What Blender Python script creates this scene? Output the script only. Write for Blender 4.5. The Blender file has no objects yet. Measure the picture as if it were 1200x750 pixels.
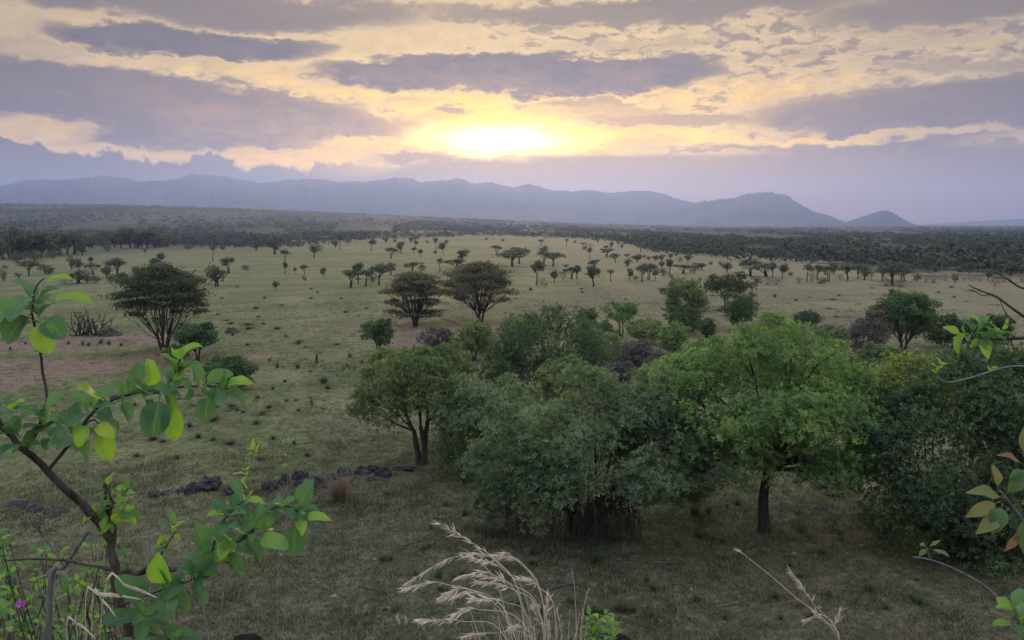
import bpy, math, random
import numpy as np
from mathutils import Vector, noise as mnoise

SC = bpy.context.scene
COL = SC.collection
PI = math.pi
RS = np.random.RandomState

# ------------------------------------------------------------------ camera
CAM_Z = 14.0
F = 942.0                                   # focal length in photo pixels (1200 wide)
PITCH = math.atan((375 - 262) / F)
CP, SP = math.cos(PITCH), math.sin(PITCH)
cam = bpy.data.cameras.new('camera')
cam.sensor_width = 36
cam.angle = 2 * math.atan(600 / F)
cam.clip_start, cam.clip_end = 0.05, 90000
camo = bpy.data.objects.new('camera', cam)
COL.objects.link(camo)
camo.location = (0, 0, CAM_Z)
camo.rotation_euler = (PI / 2 - PITCH, 0, 0)
SC.camera = camo


def ray(px, py):
    a, b = (px - 600) / F, -(py - 375) / F
    return Vector((a, CP + b * SP, b * CP - SP))


def pt(px, py, y):
    """point seen at a photo pixel, y metres ahead"""
    d = ray(px, py)
    return Vector((0, 0, CAM_Z)) + d * (y / d.y)


def gnd(px, py):
    """point of the plain (z = 0) seen at a photo pixel"""
    d = ray(px, py)
    k = CAM_Z / -d.z
    return d.x * k, d.y * k


def ppm(px, py):
    """photo pixels per metre at the plain point"""
    x, y = gnd(px, py)
    return F / (y * CP + CAM_Z * SP)


def sstep(a, b, x):
    t = np.clip((x - a) / (b - a), 0, 1)
    return t * t * (3 - 2 * t)


def ground_h(x, y):
    """hillside under the viewer, then the plain"""
    x, y = np.asarray(x, float), np.asarray(y, float)
    h = 12.45 - 0.66 * np.clip(y - 2.0, 0, None)
    h = h + 0.10 * np.sin(x * 1.3 + y * .7) * sstep(3, 6, y)
    k = 1.2                                  # smooth maximum with the plain
    h = np.where(h > 8, h, k * np.log1p(np.exp(np.clip(h / k, -40, 40))))
    h = h - k * math.log(2) * 0
    side = sstep(70, 25, np.abs(x))
    h = h * np.where(side < .02, 0, side)
    h = np.where(y > 26, h * sstep(34, 26, y), h)
    return h


def far_rise(x, y):
    """the plain climbs slowly towards the range on one side"""
    r, a = np.hypot(x, y), np.arctan2(x, y)
    return 78 * sstep(650, 3300, r) * sstep(.30, -.50, a) * sstep(2.6, 1.6, np.abs(a))


# ------------------------------------------------------------------ object helpers
def tag(o, label=None, cat=None, group=None, kind=None):
    for k, v in (('label', label), ('category', cat), ('group', group), ('kind', kind)):
        if v:
            o[k] = v
    return o


def empty(name, loc, rz=0.0):
    o = bpy.data.objects.new(name, None)
    COL.objects.link(o)
    o.location = loc
    o.rotation_euler = (0, 0, rz)
    o.empty_display_size = .2
    return o


class MB:
    """collects polygons, builds ONE mesh"""

    def __init__(s):
        s.v, s.f3, s.f4, s.t3, s.t4, s.n = [], [], [], [], [], 0
        s.blade = []

    def add(s, v, f, tint=None):
        v = np.asarray(v, float).reshape(-1, 3)
        f = np.asarray(f, int)
        s.v.append(v)
        t = np.zeros(len(f)) if tint is None else np.broadcast_to(np.asarray(tint, float), (len(f),))
        (s.f4 if f.shape[1] == 4 else s.f3).append(f + s.n)
        (s.t4 if f.shape[1] == 4 else s.t3).append(t)
        s.n += len(v)
        return s

    def tube(s, pts, rad, sides=6, tint=0.0):
        p = np.asarray([tuple(q) for q in pts], float)
        r = np.asarray(rad, float)
        if r.ndim == 0:
            r = np.full(len(p), float(r))
        tan = np.gradient(p, axis=0)
        tan /= np.linalg.norm(tan, axis=1)[:, None] + 1e-9
        ref = np.array([0, 0, 1.0]) if abs(tan[0][2]) < .9 else np.array([1.0, 0, 0])
        rings = []
        a = np.arange(sides) * 2 * PI / sides
        u = np.cross(tan[0], ref)
        for i in range(len(p)):
            u = u - tan[i] * u.dot(tan[i])
            u /= np.linalg.norm(u) + 1e-9
            w = np.cross(tan[i], u)
            rings.append(p[i] + r[i] * (np.cos(a)[:, None] * u + np.sin(a)[:, None] * w))
        v = np.concatenate(rings)
        j = np.arange(sides)
        f = []
        for i in range(len(p) - 1):
            b = i * sides
            f.append(np.stack([b + j, b + (j + 1) % sides, b + sides + (j + 1) % sides, b + sides + j], 1))
        s.add(v, np.concatenate(f), tint)
        # caps
        c = [[0, k, k + 1] for k in range(1, sides - 1)]
        s.add(rings[-1], c, tint)
        return s

    def mesh(s, name, mat, smooth=False):
        me = bpy.data.meshes.new(name)
        v = np.concatenate(s.v)
        f3 = np.concatenate(s.f3) if s.f3 else np.zeros((0, 3), int)
        f4 = np.concatenate(s.f4) if s.f4 else np.zeros((0, 4), int)
        t = np.concatenate(s.t3 + s.t4) if (s.t3 or s.t4) else np.zeros(0)
        me.vertices.add(len(v))
        me.vertices.foreach_set('co', v.ravel())
        loops = np.concatenate([f3.ravel(), f4.ravel()])
        me.loops.add(len(loops))
        me.loops.foreach_set('vertex_index', loops)
        me.polygons.add(len(f3) + len(f4))
        st = np.concatenate([np.arange(len(f3)) * 3, len(f3) * 3 + np.arange(len(f4)) * 4])
        me.polygons.foreach_set('loop_start', st)
        if smooth:
            me.polygons.foreach_set('use_smooth', np.ones(len(st), bool))
        at = me.attributes.new('tint', 'FLOAT', 'FACE')
        at.data.foreach_set('value', t)
        if s.blade:
            bl = np.zeros((len(v), 3))
            for k, q in s.blade:
                bl[k:k + len(q)] = q
            me.attributes.new('blade', 'FLOAT_VECTOR', 'POINT').data.foreach_set('vector', bl.ravel())
        me.update(calc_edges=True)
        me.validate()
        if mat:
            me.materials.append(mat)
        return me

    def build(s, name, mat, parent=None, smooth=False):
        o = bpy.data.objects.new(name, s.mesh(name, mat, smooth))
        COL.objects.link(o)
        o.parent = parent
        return o


def spline(pts, n):
    """Catmull-Rom through points"""
    p = np.asarray([tuple(q) for q in pts], float)
    if len(p) == 2:
        t = np.linspace(0, 1, n)[:, None]
        return p[0] * (1 - t) + p[1] * t
    q = np.vstack([2 * p[0] - p[1], p, 2 * p[-1] - p[-2]])
    out = []
    m = len(p) - 1
    for t in np.linspace(0, m - 1e-6, n):
        i = int(t)
        u = t - i
        a, b, c, d = q[i:i + 4]
        out.append(.5 * ((2 * b) + (-a + c) * u + (2 * a - 5 * b + 4 * c - d) * u * u + (-a + 3 * b - 3 * c + d) * u ** 3))
    return np.array(out)


# ------------------------------------------------------------------ node helpers
class NT:
    def __init__(s, tree):
        s.t = tree

    def node(s, typ, **kw):
        n = s.t.nodes.new(typ)
        for k, v in kw.items():
            setattr(n, k, v)
        return n

    def put(s, sock, v):
        if isinstance(v, X):
            v = v.s
        if hasattr(v, 'is_output'):
            s.t.links.new(v, sock)
        else:
            sock.default_value = v

    def math(s, op, *a):
        n = s.node('ShaderNodeMath', operation=op)
        for i, v in enumerate(a):
            s.put(n.inputs[i], v)
        return X(s, n.outputs[0])

    def ss(s, x, a, b, lo=0.0, hi=1.0):
        n = s.node('ShaderNodeMapRange', interpolation_type='SMOOTHSTEP')
        for i, v in enumerate((x, a, b, lo, hi)):
            s.put(n.inputs[i], v)
        return X(s, n.outputs[0])

    def mix(s, f, a, b, blend='MIX'):
        n = s.node('ShaderNodeMix', data_type='RGBA', blend_type=blend)
        n.clamp_factor = True
        s.put(n.inputs[0], f)
        for i, v in ((6, a), (7, b)):
            if isinstance(v, tuple) and len(v) == 3:
                v = v + (1,)
            s.put(n.inputs[i], v)
        return n.outputs[2]

    def noise(s, vec, scale, detail=4, rough=.55, dist=0.0, out='Fac'):
        n = s.node('ShaderNodeTexNoise')
        s.put(n.inputs['Vector'], vec)
        n.inputs['Scale'].default_value = scale
        n.inputs['Detail'].default_value = detail
        n.inputs['Roughness'].default_value = rough
        n.inputs['Distortion'].default_value = dist
        o = n.outputs['Fac' if out == 'Fac' else 'Color']
        return X(s, o) if out == 'Fac' else o

    def xyz(s, x, y, z=0.0):
        n = s.node('ShaderNodeCombineXYZ')
        for i, v in enumerate((x, y, z)):
            s.put(n.inputs[i], v)
        return n.outputs[0]

    def sep(s, vec):
        n = s.node('ShaderNodeSeparateXYZ')
        s.put(n.inputs[0], vec)
        return [X(s, o) for o in n.outputs]

    def rgb(s, *c):
        n = s.node('ShaderNodeRGB')
        n.outputs[0].default_value = (*c, 1)
        return n.outputs[0]

    def scale(s, col, k):
        n = s.node('ShaderNodeVectorMath', operation='SCALE')
        s.put(n.inputs[0], col)
        s.put(n.inputs['Scale'], k)
        return n.outputs[0]

    def vadd(s, a, b):
        n = s.node('ShaderNodeVectorMath', operation='ADD')
        s.put(n.inputs[0], a)
        s.put(n.inputs[1], b)
        return n.outputs[0]


class X:
    def __init__(s, nt, sock):
        s.n, s.s = nt, sock

    def __add__(s, o): return s.n.math('ADD', s, o)
    def __radd__(s, o): return s.n.math('ADD', s, o)
    def __sub__(s, o): return s.n.math('SUBTRACT', s, o)
    def __rsub__(s, o): return s.n.math('SUBTRACT', o, s)
    def __mul__(s, o): return s.n.math('MULTIPLY', s, o)
    def __rmul__(s, o): return s.n.math('MULTIPLY', s, o)
    def __truediv__(s, o): return s.n.math('DIVIDE', s, o)
    def __rtruediv__(s, o): return s.n.math('DIVIDE', o, s)
    def max(s, o): return s.n.math('MAXIMUM', s, o)
    def min(s, o): return s.n.math('MINIMUM', s, o)


def new_mat(name):
    m = bpy.data.materials.new(name)
    m.use_nodes = True
    m.node_tree.nodes.clear()
    n = NT(m.node_tree)
    out = n.node('ShaderNodeOutputMaterial')
    return m, n, out


def principled(n, col, rough=.8, spec=.2):
    p = n.node('ShaderNodeBsdfPrincipled')
    n.put(p.inputs['Base Color'], col if not isinstance(col, tuple) else col + (1,))
    n.put(p.inputs['Roughness'], rough)
    n.put(p.inputs['Specular IOR Level'], spec)
    return p


def leaf_mat(name, dark, mid, light, trans=.42, nscale=1.2, spec=.10, rough=.55, glow=(1.25, 1.2, .6)):
    """leaf colour varies from clump to clump and from leaf to leaf"""
    m, n, out = new_mat(name)
    dark, mid, light = (tuple(min(.5, (q * .88 + .12 * (c[0] * .5 + c[1] * .4 + c[2] * .1)) * (2.5, 2.3, 2.0)[i]) for i, q in enumerate(c)) for c in (dark, mid, light))
    tc = n.node('ShaderNodeTexCoord').outputs['Object']
    at = n.node('ShaderNodeAttribute', attribute_name='tint')
    t = X(n, at.outputs['Fac'])
    oi = X(n, n.node('ShaderNodeObjectInfo').outputs['Random'])
    ns = n.noise(tc, nscale, 3, .6)
    k = (ns - .5) * 1.5 + (t - .5) * .75 + (oi - .5) * .25 + .5
    c1 = n.mix(n.ss(k, 0.0, .55), dark, mid)
    c = n.mix(n.ss(k, .5, 1.1), c1, light)
    p = principled(n, c, rough, spec)
    tr = n.node('ShaderNodeBsdfTranslucent')
    mm = n.node('ShaderNodeMix', data_type='RGBA', blend_type='MULTIPLY')
    mm.inputs[0].default_value = 1
    n.put(mm.inputs[6], c)
    mm.inputs[7].default_value = (*glow, 1)
    n.put(tr.inputs[0], mm.outputs[2])
    ms = n.node('ShaderNodeMixShader')
    ms.inputs[0].default_value = trans
    n.put(ms.inputs[1], p.outputs[0])
    n.put(ms.inputs[2], tr.outputs[0])
    n.put(out.inputs[0], ms.outputs[0])
    return m


def bark_mat(name, a, b, scale=6.0):
    m, n, out = new_mat(name)
    tc = n.node('ShaderNodeTexCoord').outputs['Object']
    x, y, z = n.sep(tc)
    v = n.xyz(x, y, z * .25)
    ns = n.noise(v, scale, 6, .65)
    c = n.mix(n.ss(ns, .3, .7), a, b)
    p = principled(n, c, .9, .1)
    bp = n.node('ShaderNodeBump')
    bp.inputs['Strength'].default_value = .6
    bp.inputs['Distance'].default_value = .03
    n.put(bp.inputs['Height'], ns)
    n.put(p.inputs['Normal'], bp.outputs[0])
    n.put(out.inputs[0], p.outputs[0])
    return m


def flat_mat(name, a, b, scale=4.0, rough=.85, spec=.15, trans=0.0, tintmix=None):
    m, n, out = new_mat(name)
    tc = n.node('ShaderNodeTexCoord').outputs['Object']
    ns = n.noise(tc, scale, 5, .6)
    c = n.mix(n.ss(ns, .3, .7), a, b)
    if tintmix:
        at = n.node('ShaderNodeAttribute', attribute_name='tint')
        c = n.mix(X(n, at.outputs['Fac']), c, tintmix)
    p = principled(n, c, rough, spec)
    res = p.outputs[0]
    if trans:
        tr = n.node('ShaderNodeBsdfTranslucent')
        n.put(tr.inputs[0], c)
        ms = n.node('ShaderNodeMixShader')
        ms.inputs[0].default_value = trans
        n.put(ms.inputs[1], res)
        n.put(ms.inputs[2], tr.outputs[0])
        res = ms.outputs[0]
    n.put(out.inputs[0], res)
    return m

# ------------------------------------------------------------------ sky, sun
SUN_EL, SUN_AZ = math.radians(6.0), math.radians(-0.6)


def azel(px, py):
    d = ray(px, py).normalized()
    return math.atan2(d.x, d.y), math.asin(d.z)


def build_world():
    w = bpy.data.worlds.new('World')
    SC.world = w
    w.use_nodes = True
    w.node_tree.nodes.clear()
    n = NT(w.node_tree)
    out = n.node('ShaderNodeOutputWorld')
    bg = n.node('ShaderNodeBackground')
    tc = n.node('ShaderNodeTexCoord').outputs['Generated']
    x, y, z = n.sep(tc)
    az = n.math('ARCTAN2', x, y)
    el = n.math('ARCSINE', n.math('MAXIMUM', n.math('MINIMUM', z, .9999), -.9999))
    A = az * F                                # ~ photo pixels across
    E = el * F                                # ~ photo pixels above the horizon
    # wind-streaked turbulence of the cloud sheets
    v1 = n.xyz(az * 5.0, el * 17.0)
    v2 = n.xyz(az * 16.0, el * 46.0, 3.7)
    v3 = n.xyz(az * 34.0, el * 66.0, 8.1)
    q1 = n.noise(v1, 1.0, 5, .6) - .5
    q1b = n.noise(n.xyz(az * 5.0, el * 17.0, 20.0), 1.0, 5, .6) - .5
    q2 = n.noise(v2, 1.0, 6, .62) - .5
    q3 = n.noise(v3, 1.0, 6, .65, .6) - .5
    wx = A + q1 * 90.0 + q2 * 60.0 + q3 * 42.0
    wy = E + q1b * 34.0 + q2 * 30.0 + q3 * 22.0

    def blob(px, py, rx, ry, soft=.3, rot=0.0, k=1.0, wob=1.0):
        ca, ce = azel(px, py)
        cr, sr = math.cos(rot), math.sin(rot)
        dx, dy = wx - ca * F, wy - ce * F
        if wob != 1.0:
            dx, dy = A + (wx - A) * wob - ca * F, E + (wy - E) * wob - ce * F
        if rot:
            dx, dy = dx * cr + dy * sr, dy * cr - dx * sr
        a, b = dx / rx, dy / ry
        d = n.math('SQRT', a * a + b * b)
        m = n.ss(d, 1 - soft, 1 + soft, 1.0, 0.0)
        return m * k if k != 1.0 else m

    sa, se = azel(588, 164)
    # distances from the veiled sun
    ux, uy = (A - sa * F), (E - se * F)
    d_glow = n.math('SQRT', (ux / 520.0) * (ux / 520.0) + (uy / 84.0) * (uy / 84.0))
    d_wide = n.math('SQRT', (ux / 720.0) * (ux / 720.0) + (uy / 260.0) * (uy / 260.0))
    d_core = n.math('SQRT', ((ux + q2 * 70.0) / 105.0) * ((ux + q2 * 70.0) / 105.0) + ((uy + q2 * 26.0) / 22.0) * ((uy + q2 * 26.0) / 22.0))
    glow = n.ss(d_glow, 0.0, 1.25, 1.0, 0.0)
    wide = n.ss(d_wide, 0.0, 1.1, 1.0, 0.0)
    core = n.ss(d_core, 0.25, 1.3, 1.0, 0.0)

    # the bright clear air behind the clouds
    clear = n.mix(wide, (.66, .535, .29), (1.08, .77, .20))
    clear = n.mix(glow, clear, (1.45, .90, .03))
    clear = n.scale(clear, q2 * .8 + q3 * .6 + 1.0)
    low = n.ss(E, 8.0, 88.0, 1.0, 0.0)
    clear = n.mix(low * .45, clear, (1.05, .60, .32))

    # grey cloud sheets
    M = blob(225, 50, 150, 17, .3)
    for b in (
        (120, 126, 330, 44, .22, -.04, .95), (330, 140, 130, 22, .45, -.10, .9), (40, 104, 200, 22, .5, 0, .8),
        (610, 88, 245, 22, .2, 0.0, 1.0), (560, 100, 170, 10, .5, 0, .9), (770, 80, 90, 16, .4, .05, .9),
        (30, 58, 80, 13, .6, 0, .5),
        (1110, 132, 210, 30, .35, -.02, .92), (1190, 105, 120, 17, .5, 0, .8), (1000, 150, 90, 9, .5, .05, .8),
        (690, 118, 70, 8, .5, 0, .7), (720, 128, 90, 9, .5, 0, .6), (790, 140, 130, 11, .5, 0, .72), (520, 128, 24, 6, .5, 0, .8), (470, 118, 34, 4, .6, 0, .5),
        (860, 175, 110, 6, .45, 0, .8), (1010, 177, 130, 8, .4, .03, .85), (745, 171, 46, 5, .5, 0, .7), (1150, 182, 90, 8, .5, -.05, .7), (1140, 165, 50, 3.5, .5, 0, .6),
        (540, 187, 140, 9, .4, .01, .85), (700, 189, 90, 6, .5, 0, .6),
        (940, 62, 60, 9, .6, 0, .5), (1120, 78, 110, 10, .6, -.08, .6), (1060, 48, 150, 11, .6, 0, .5), (760, 50, 130, 12, .6, 0, .55), (480, 52, 60, 6, .6, 0, .4),
        (250, 8, 260, 20, .5, 0, .85), (760, 14, 300, 14, .5, 0, .8), (1150, 2, 180, 24, .5, 0, .8),
    ):
        M = M.max(blob(*b))
    # cumulus bank along the range, with a puffy top edge
    puff = n.noise(n.xyz(az * 30.0, el * 30.0, 1.3), 1.0, 4, .55)
    puff2 = n.noise(n.xyz(az * 9.0, 0.0, 5.3), 1.0, 2, .5)
    left = n.ss(A, -300.0, -60.0, 1.0, 0.0)
    top = (puff2 - .5) * 46.0 + (puff - .5) * 52.0 + 66.0 + n.ss(A, -600.0, -330.0, 26.0, 0.0)
    bank = n.ss(E - top, -2.5, 2.5, 1.0, 0.0) * left
    # smooth haze-grey layer low down, right across
    lay_top = n.ss(A, -200.0, -60.0, 50.0, 80.0) + (q1 * 16.0) + q2 * 9.0
    lay = n.ss(E - lay_top, -7.0, 7.0, 1.0, 0.0) * .82
    M = M.max(lay)
    # rippled altocumulus high on the right and over the lens cloud
    rip = n.noise(n.xyz(az * 40.0 + el * 40.0, el * 105.0 - az * 12.0, 2.2), 1.0, 6, .62, .4)
    ripm = n.ss(rip + q3 * .25, .34, .64)
    zone = n.ss(E, 120.0, 165.0) * n.ss(A, -160.0, 60.0)
    zone2 = n.ss(n.math('ABSOLUTE', E - 112.0), 10.0, 40.0, 1.0, 0.0) * n.ss(A, 60.0, 200.0) * .8
    M = M.max(ripm * zone * .72).max(ripm * zone2 * .65)
    # wisps everywhere
    wisp = n.ss(q2 + q1 * .6 + q3 * .5, .02, .24)
    M = M.max(wisp * .72)
    M = M.max(n.ss(E, 120.0, 190.0) * (q2 + .55) * .6)
    gap = blob(345, 186, 75, 10, .5).max(blob(40, 157, 58, 15, .5)).max(blob(420, 172, 60, 8, .5)).max(blob(740, 165, 150, 10, .6)).max(blob(1010, 164, 120, 6, .6))
    M = M * (1.0 - gap * .85)
    M = M * (1.0 - core * .9)

    ccol = n.mix(wide, (.205, .168, .130), (.30, .205, .110))
    ccol = n.mix(glow * .75, ccol, (.72, .44, .19))
    ccol = n.mix(n.ss(q1 + q2 * .9 + q3 * .9, -.3, .3) * .7, ccol, (.120, .100, .088))
    ccol = n.mix(low * .75, ccol, n.mix(wide, (.50, .34, .22), (.80, .46, .20)))
    sky = n.mix(M, clear, ccol)
    # silver linings where a sheet thins out
    edge = n.ss(n.math('ABSOLUTE', M - .42), 0.0, .3, 1.0, 0.0) * (q3 + .55) * n.ss(E, 40.0, 70.0)
    sky = n.mix(edge * (wide * .6 + .12), sky, (1.0, .80, .50))
    bcol = n.mix(n.ss(puff, .3, .75), (.135, .112, .105), (.225, .180, .155))
    rim = n.ss(n.math('ABSOLUTE', E - top), 0.0, 4.0, 1.0, 0.0) * left
    sky = n.mix(bank * .9, sky, bcol)
    sky = n.mix(rim * .5, sky, (1.1, .80, .45))
    # core of the sun behind thin cloud
    sky = n.vadd(sky, n.scale(n.mix(core, (1.0, .70, .16), (1.0, .92, .60)), core * 1.6 + glow * glow * .12))

    gm = n.node('ShaderNodeGamma')
    n.put(gm.inputs[0], sky)
    gm.inputs[1].default_value = 1.45
    sky = n.scale(gm.outputs[0], 1.12)

    # overhead and behind: evening sky with broken cloud, overhead brightened to light the foreground
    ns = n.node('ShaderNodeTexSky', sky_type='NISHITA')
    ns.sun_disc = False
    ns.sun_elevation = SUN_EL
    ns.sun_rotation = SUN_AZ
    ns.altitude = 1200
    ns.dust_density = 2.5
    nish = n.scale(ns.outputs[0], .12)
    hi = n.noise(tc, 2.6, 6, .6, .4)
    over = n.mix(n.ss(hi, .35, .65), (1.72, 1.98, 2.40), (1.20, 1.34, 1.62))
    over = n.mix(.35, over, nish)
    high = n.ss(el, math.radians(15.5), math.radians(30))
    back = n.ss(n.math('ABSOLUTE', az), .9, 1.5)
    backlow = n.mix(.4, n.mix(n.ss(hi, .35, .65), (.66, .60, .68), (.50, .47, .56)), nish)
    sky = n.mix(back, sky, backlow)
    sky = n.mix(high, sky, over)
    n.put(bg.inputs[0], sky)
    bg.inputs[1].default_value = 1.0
    n.put(out.inputs[0], bg.outputs[0])
    w.cycles.sampling_method = 'MANUAL'
    w.cycles.sample_map_resolution = 512

    l = bpy.data.lights.new('sun', 'SUN')
    l.energy = 2.8
    l.angle = math.radians(12)
    l.color = (1.0, .68, .34)
    lo = bpy.data.objects.new('sun', l)
    COL.objects.link(lo)
    s = Vector((math.sin(SUN_AZ) * math.cos(SUN_EL), math.cos(SUN_AZ) * math.cos(SUN_EL), math.sin(SUN_EL)))
    lo.rotation_euler = s.to_track_quat('Z', 'Y').to_euler()
    lo.location = (0, 60, 60)


build_world()

# ------------------------------------------------------------------ ground
RED_PATCHES = [(95, 402, 105, 9), (60, 430, 110, 12), (160, 396, 60, 7), (490, 388, 60, 6), (478, 403, 45, 9), (25, 445, 60, 12),
               (560, 384, 45, 4), (190, 420, 40, 9), (300, 418, 30, 4)]
BARE_PATCHES = [(440, 590, 210, 40), (640, 360, 240, 12), (880, 345, 160, 10), (430, 500, 70, 12), (980, 600, 60, 40), (620, 650, 160, 40),
                (740, 350, 200, 14), (1000, 380, 200, 16), (420, 380, 60, 8), (520, 545, 70, 14), (60, 600, 90, 16)]


def ground_material():
    m, n, out = new_mat('savanna_ground')
    geo = n.node('ShaderNodeNewGeometry')
    P = geo.outputs['Position']
    x, y, z = n.sep(P)
    dist = n.math('SQRT', x * x + y * y)
    big = n.noise(P, .012, 5, .6)
    mid = n.noise(P, .09, 6, .65)
    sm = n.noise(P, .75, 6, .7)
    fine = n.noise(P, 5.0, 5, .7)
    # green grass and straw
    green = n.mix(n.ss(sm, .35, .65), (.070, .082, .032), (.122, .128, .052))
    straw = n.mix(n.ss(fine, .3, .7), (.128, .118, .056), (.195, .168, .088))
    soil = n.mix(n.ss(fine, .3, .7), (.060, .054, .038), (.138, .120, .080))
    g = n.mix(n.ss(mid * .7 + sm * .3 + big * .35, .60, .78), green, straw)
    c = n.mix(n.ss(fine * .5 + sm * .5, .52, .62) * .7, g, soil)
    farstraw = n.ss(x * .35 + y, 110.0, 420.0)
    c = n.mix(farstraw * n.ss(big, .35, .6) * .5, c, (.165, .142, .080))
    c = n.mix(n.ss(x + (mid - .5) * 60.0, -10.0, 60.0) * n.ss(y, 70.0, 120.0) * n.ss(sm, .2, .6) * .75, c, (.200, .155, .095))
    wob = (mid - .5) * 1.7 + (sm - .5) * 1.1

    def patch(px, py, rx, ry):
        cx, cy = gnd(px, py)
        k = ppm(px, py)
        y1, y0 = gnd(px, py - ry)[1], gnd(px, py + ry)[1]
        a = (x - cx) / (rx / k)
        b = (y - cy) / ((y1 - y0) / 2)
        return n.ss(n.math('SQRT', a * a + b * b) + wob, .55, 1.15, 1.0, 0.0)
    R = None
    for q in RED_PATCHES:
        p = patch(*q)
        R = p if R is None else R.max(p)
    B = None
    for q in BARE_PATCHES:
        p = patch(*q)
        B = p if B is None else B.max(p)
    red = n.mix(n.ss(sm, .3, .7), (.130, .084, .060), (.210, .146, .108))
    bare = n.mix(n.ss(fine * .6 + sm * .4, .42, .6), (.056, .050, .036), (.135, .114, .078))
    c = n.mix(B * .5, c, bare)
    c = n.mix(R * .95, c, red)
    # hillside and the strip below it: dark stony soil
    near = n.ss(dist + (sm - .5) * 22.0, 26.0, 52.0, 1.0, 0.0)
    c = n.mix(near * n.ss(mid * .5 + sm * .6, .36, .62, .25, .85), c, bare)
    # the bush country far out
    farn = n.noise(n.xyz(x * .0035, y * .0011), 1.0, 6, .68)
    az = n.math('ARCTAN2', x, y)
    lim = n.ss(az, -.1, -.5, 11.5, 36.0) + n.ss(az, .06, .5, 0.0, 46.0)
    c = n.mix(n.ss(F * CAM_Z / dist - lim * (.9 + (mid - .5) * .9), -3.0, 1.5, 1.0, 0.0) * n.ss(dist, 100.0, 160.0) * .9, c, n.mix(n.ss(farn, .44, .62), (.022, .030, .020), (.080, .078, .050)))
    blot = n.noise(P, 2.3, 6, .7)
    litter = n.ss(n.noise(P, 13.0, 3, .6), .64, .72) * n.ss(dist, 60.0, 120.0, 1.0, 0.0)
    c = n.mix(litter * .55, n.scale(c, n.ss(blot, .25, .75, .55, 1.4)), (.235, .205, .165))
    p = principled(n, c, .95, .05)
    bp = n.node('ShaderNodeBump')
    bp.inputs['Strength'].default_value = .9
    bp.inputs['Distance'].default_value = .12
    n.put(bp.inputs['Height'], fine * .45 + sm)
    n.put(p.inputs['Normal'], bp.outputs[0])
    n.put(out.inputs[0], p.outputs[0])
    return m


def build_ground():
    fa = np.linspace(-math.radians(46), math.radians(46), 380)
    ba = np.linspace(math.radians(46), 2 * PI - math.radians(46), 70)[1:-1]
    ang = np.concatenate([fa, ba])
    rad = np.concatenate([np.linspace(.4, 30, 90), np.exp(np.linspace(math.log(30.4), math.log(12300), 215))])
    R, Aq = np.meshgrid(rad, ang, indexing='ij')
    x, y = R * np.sin(Aq), R * np.cos(Aq)
    z = ground_h(x, y)
    rough = np.zeros_like(z)
    for i in range(len(rad)):
        if rad[i] > 260:
            break
        for j in range(len(ang)):
            if abs(ang[j]) < .9 or ang[j] > 2 * PI - .9:
                q = Vector((x[i, j] * .22, y[i, j] * .22, 0))
                rough[i, j] = .16 * mnoise.noise(q) + .07 * mnoise.noise(q * 4.1) + .03 * mnoise.noise(q * 13)
    z = z + rough * sstep(1.5, 6, R)
    # a slow swell far out, rising a little towards the range on one side
    z = z + far_rise(x, y)
    v = np.stack([x, y, z], -1).reshape(-1, 3)
    na = len(ang)
    i = np.arange(len(rad) - 1)[:, None]
    j = np.arange(na)[None]
    a = i * na + j
    b = i * na + (j + 1) % na
    f = np.stack([a, b, b + na, a + na], -1).reshape(-1, 4)
    mb = MB()
    mb.add(v, f)
    c = len(v)
    mb.add([[0, 0, float(ground_h(0, 0))]], np.zeros((0, 3), int))
    mb.f3.append(np.array([[k, c, (k + 1) % na] for k in range(na)]))
    mb.t3.append(np.zeros(na))
    o = mb.build('ground', ground_material(), smooth=True)
    tag(o, kind='structure')
    return o, x, y, z


GROUND = build_ground()


def gz(x, y):
    """height of the ground with its small bumps"""
    q = Vector((x * .22, y * .22, 0))
    r = .16 * mnoise.noise(q) + .07 * mnoise.noise(q * 4.1) + .03 * mnoise.noise(q * 13)
    d = math.hypot(x, y)
    if d > 260:
        r = 0
    return float(ground_h(x, y)) + r * float(sstep(1.5, 6, d))


# ------------------------------------------------------------------ haze
def build_haze():
    m, n, out = new_mat('haze')
    v = n.node('ShaderNodeVolumePrincipled')
    v.inputs['Color'].default_value = (.40, .525, .98, 1)
    v.inputs['Density'].default_value = 1.5e-4
    v.inputs['Anisotropy'].default_value = .55
    n.put(out.inputs['Volume'], v.outputs[0])
    s, z0, z1 = 12700, -2.0, 575.0
    P = [(-s, -s, z0), (s, -s, z0), (s, s, z0), (-s, s, z0), (-s, -s, z1), (s, -s, z1), (s, s, z1), (-s, s, z1)]
    mb = MB()
    mb.add(P, [[0, 3, 2, 1], [4, 5, 6, 7], [0, 1, 5, 4], [1, 2, 6, 5], [2, 3, 7, 6], [3, 0, 4, 7]])
    o = mb.build('haze', m)
    tag(o, kind='stuff')


build_haze()

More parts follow.
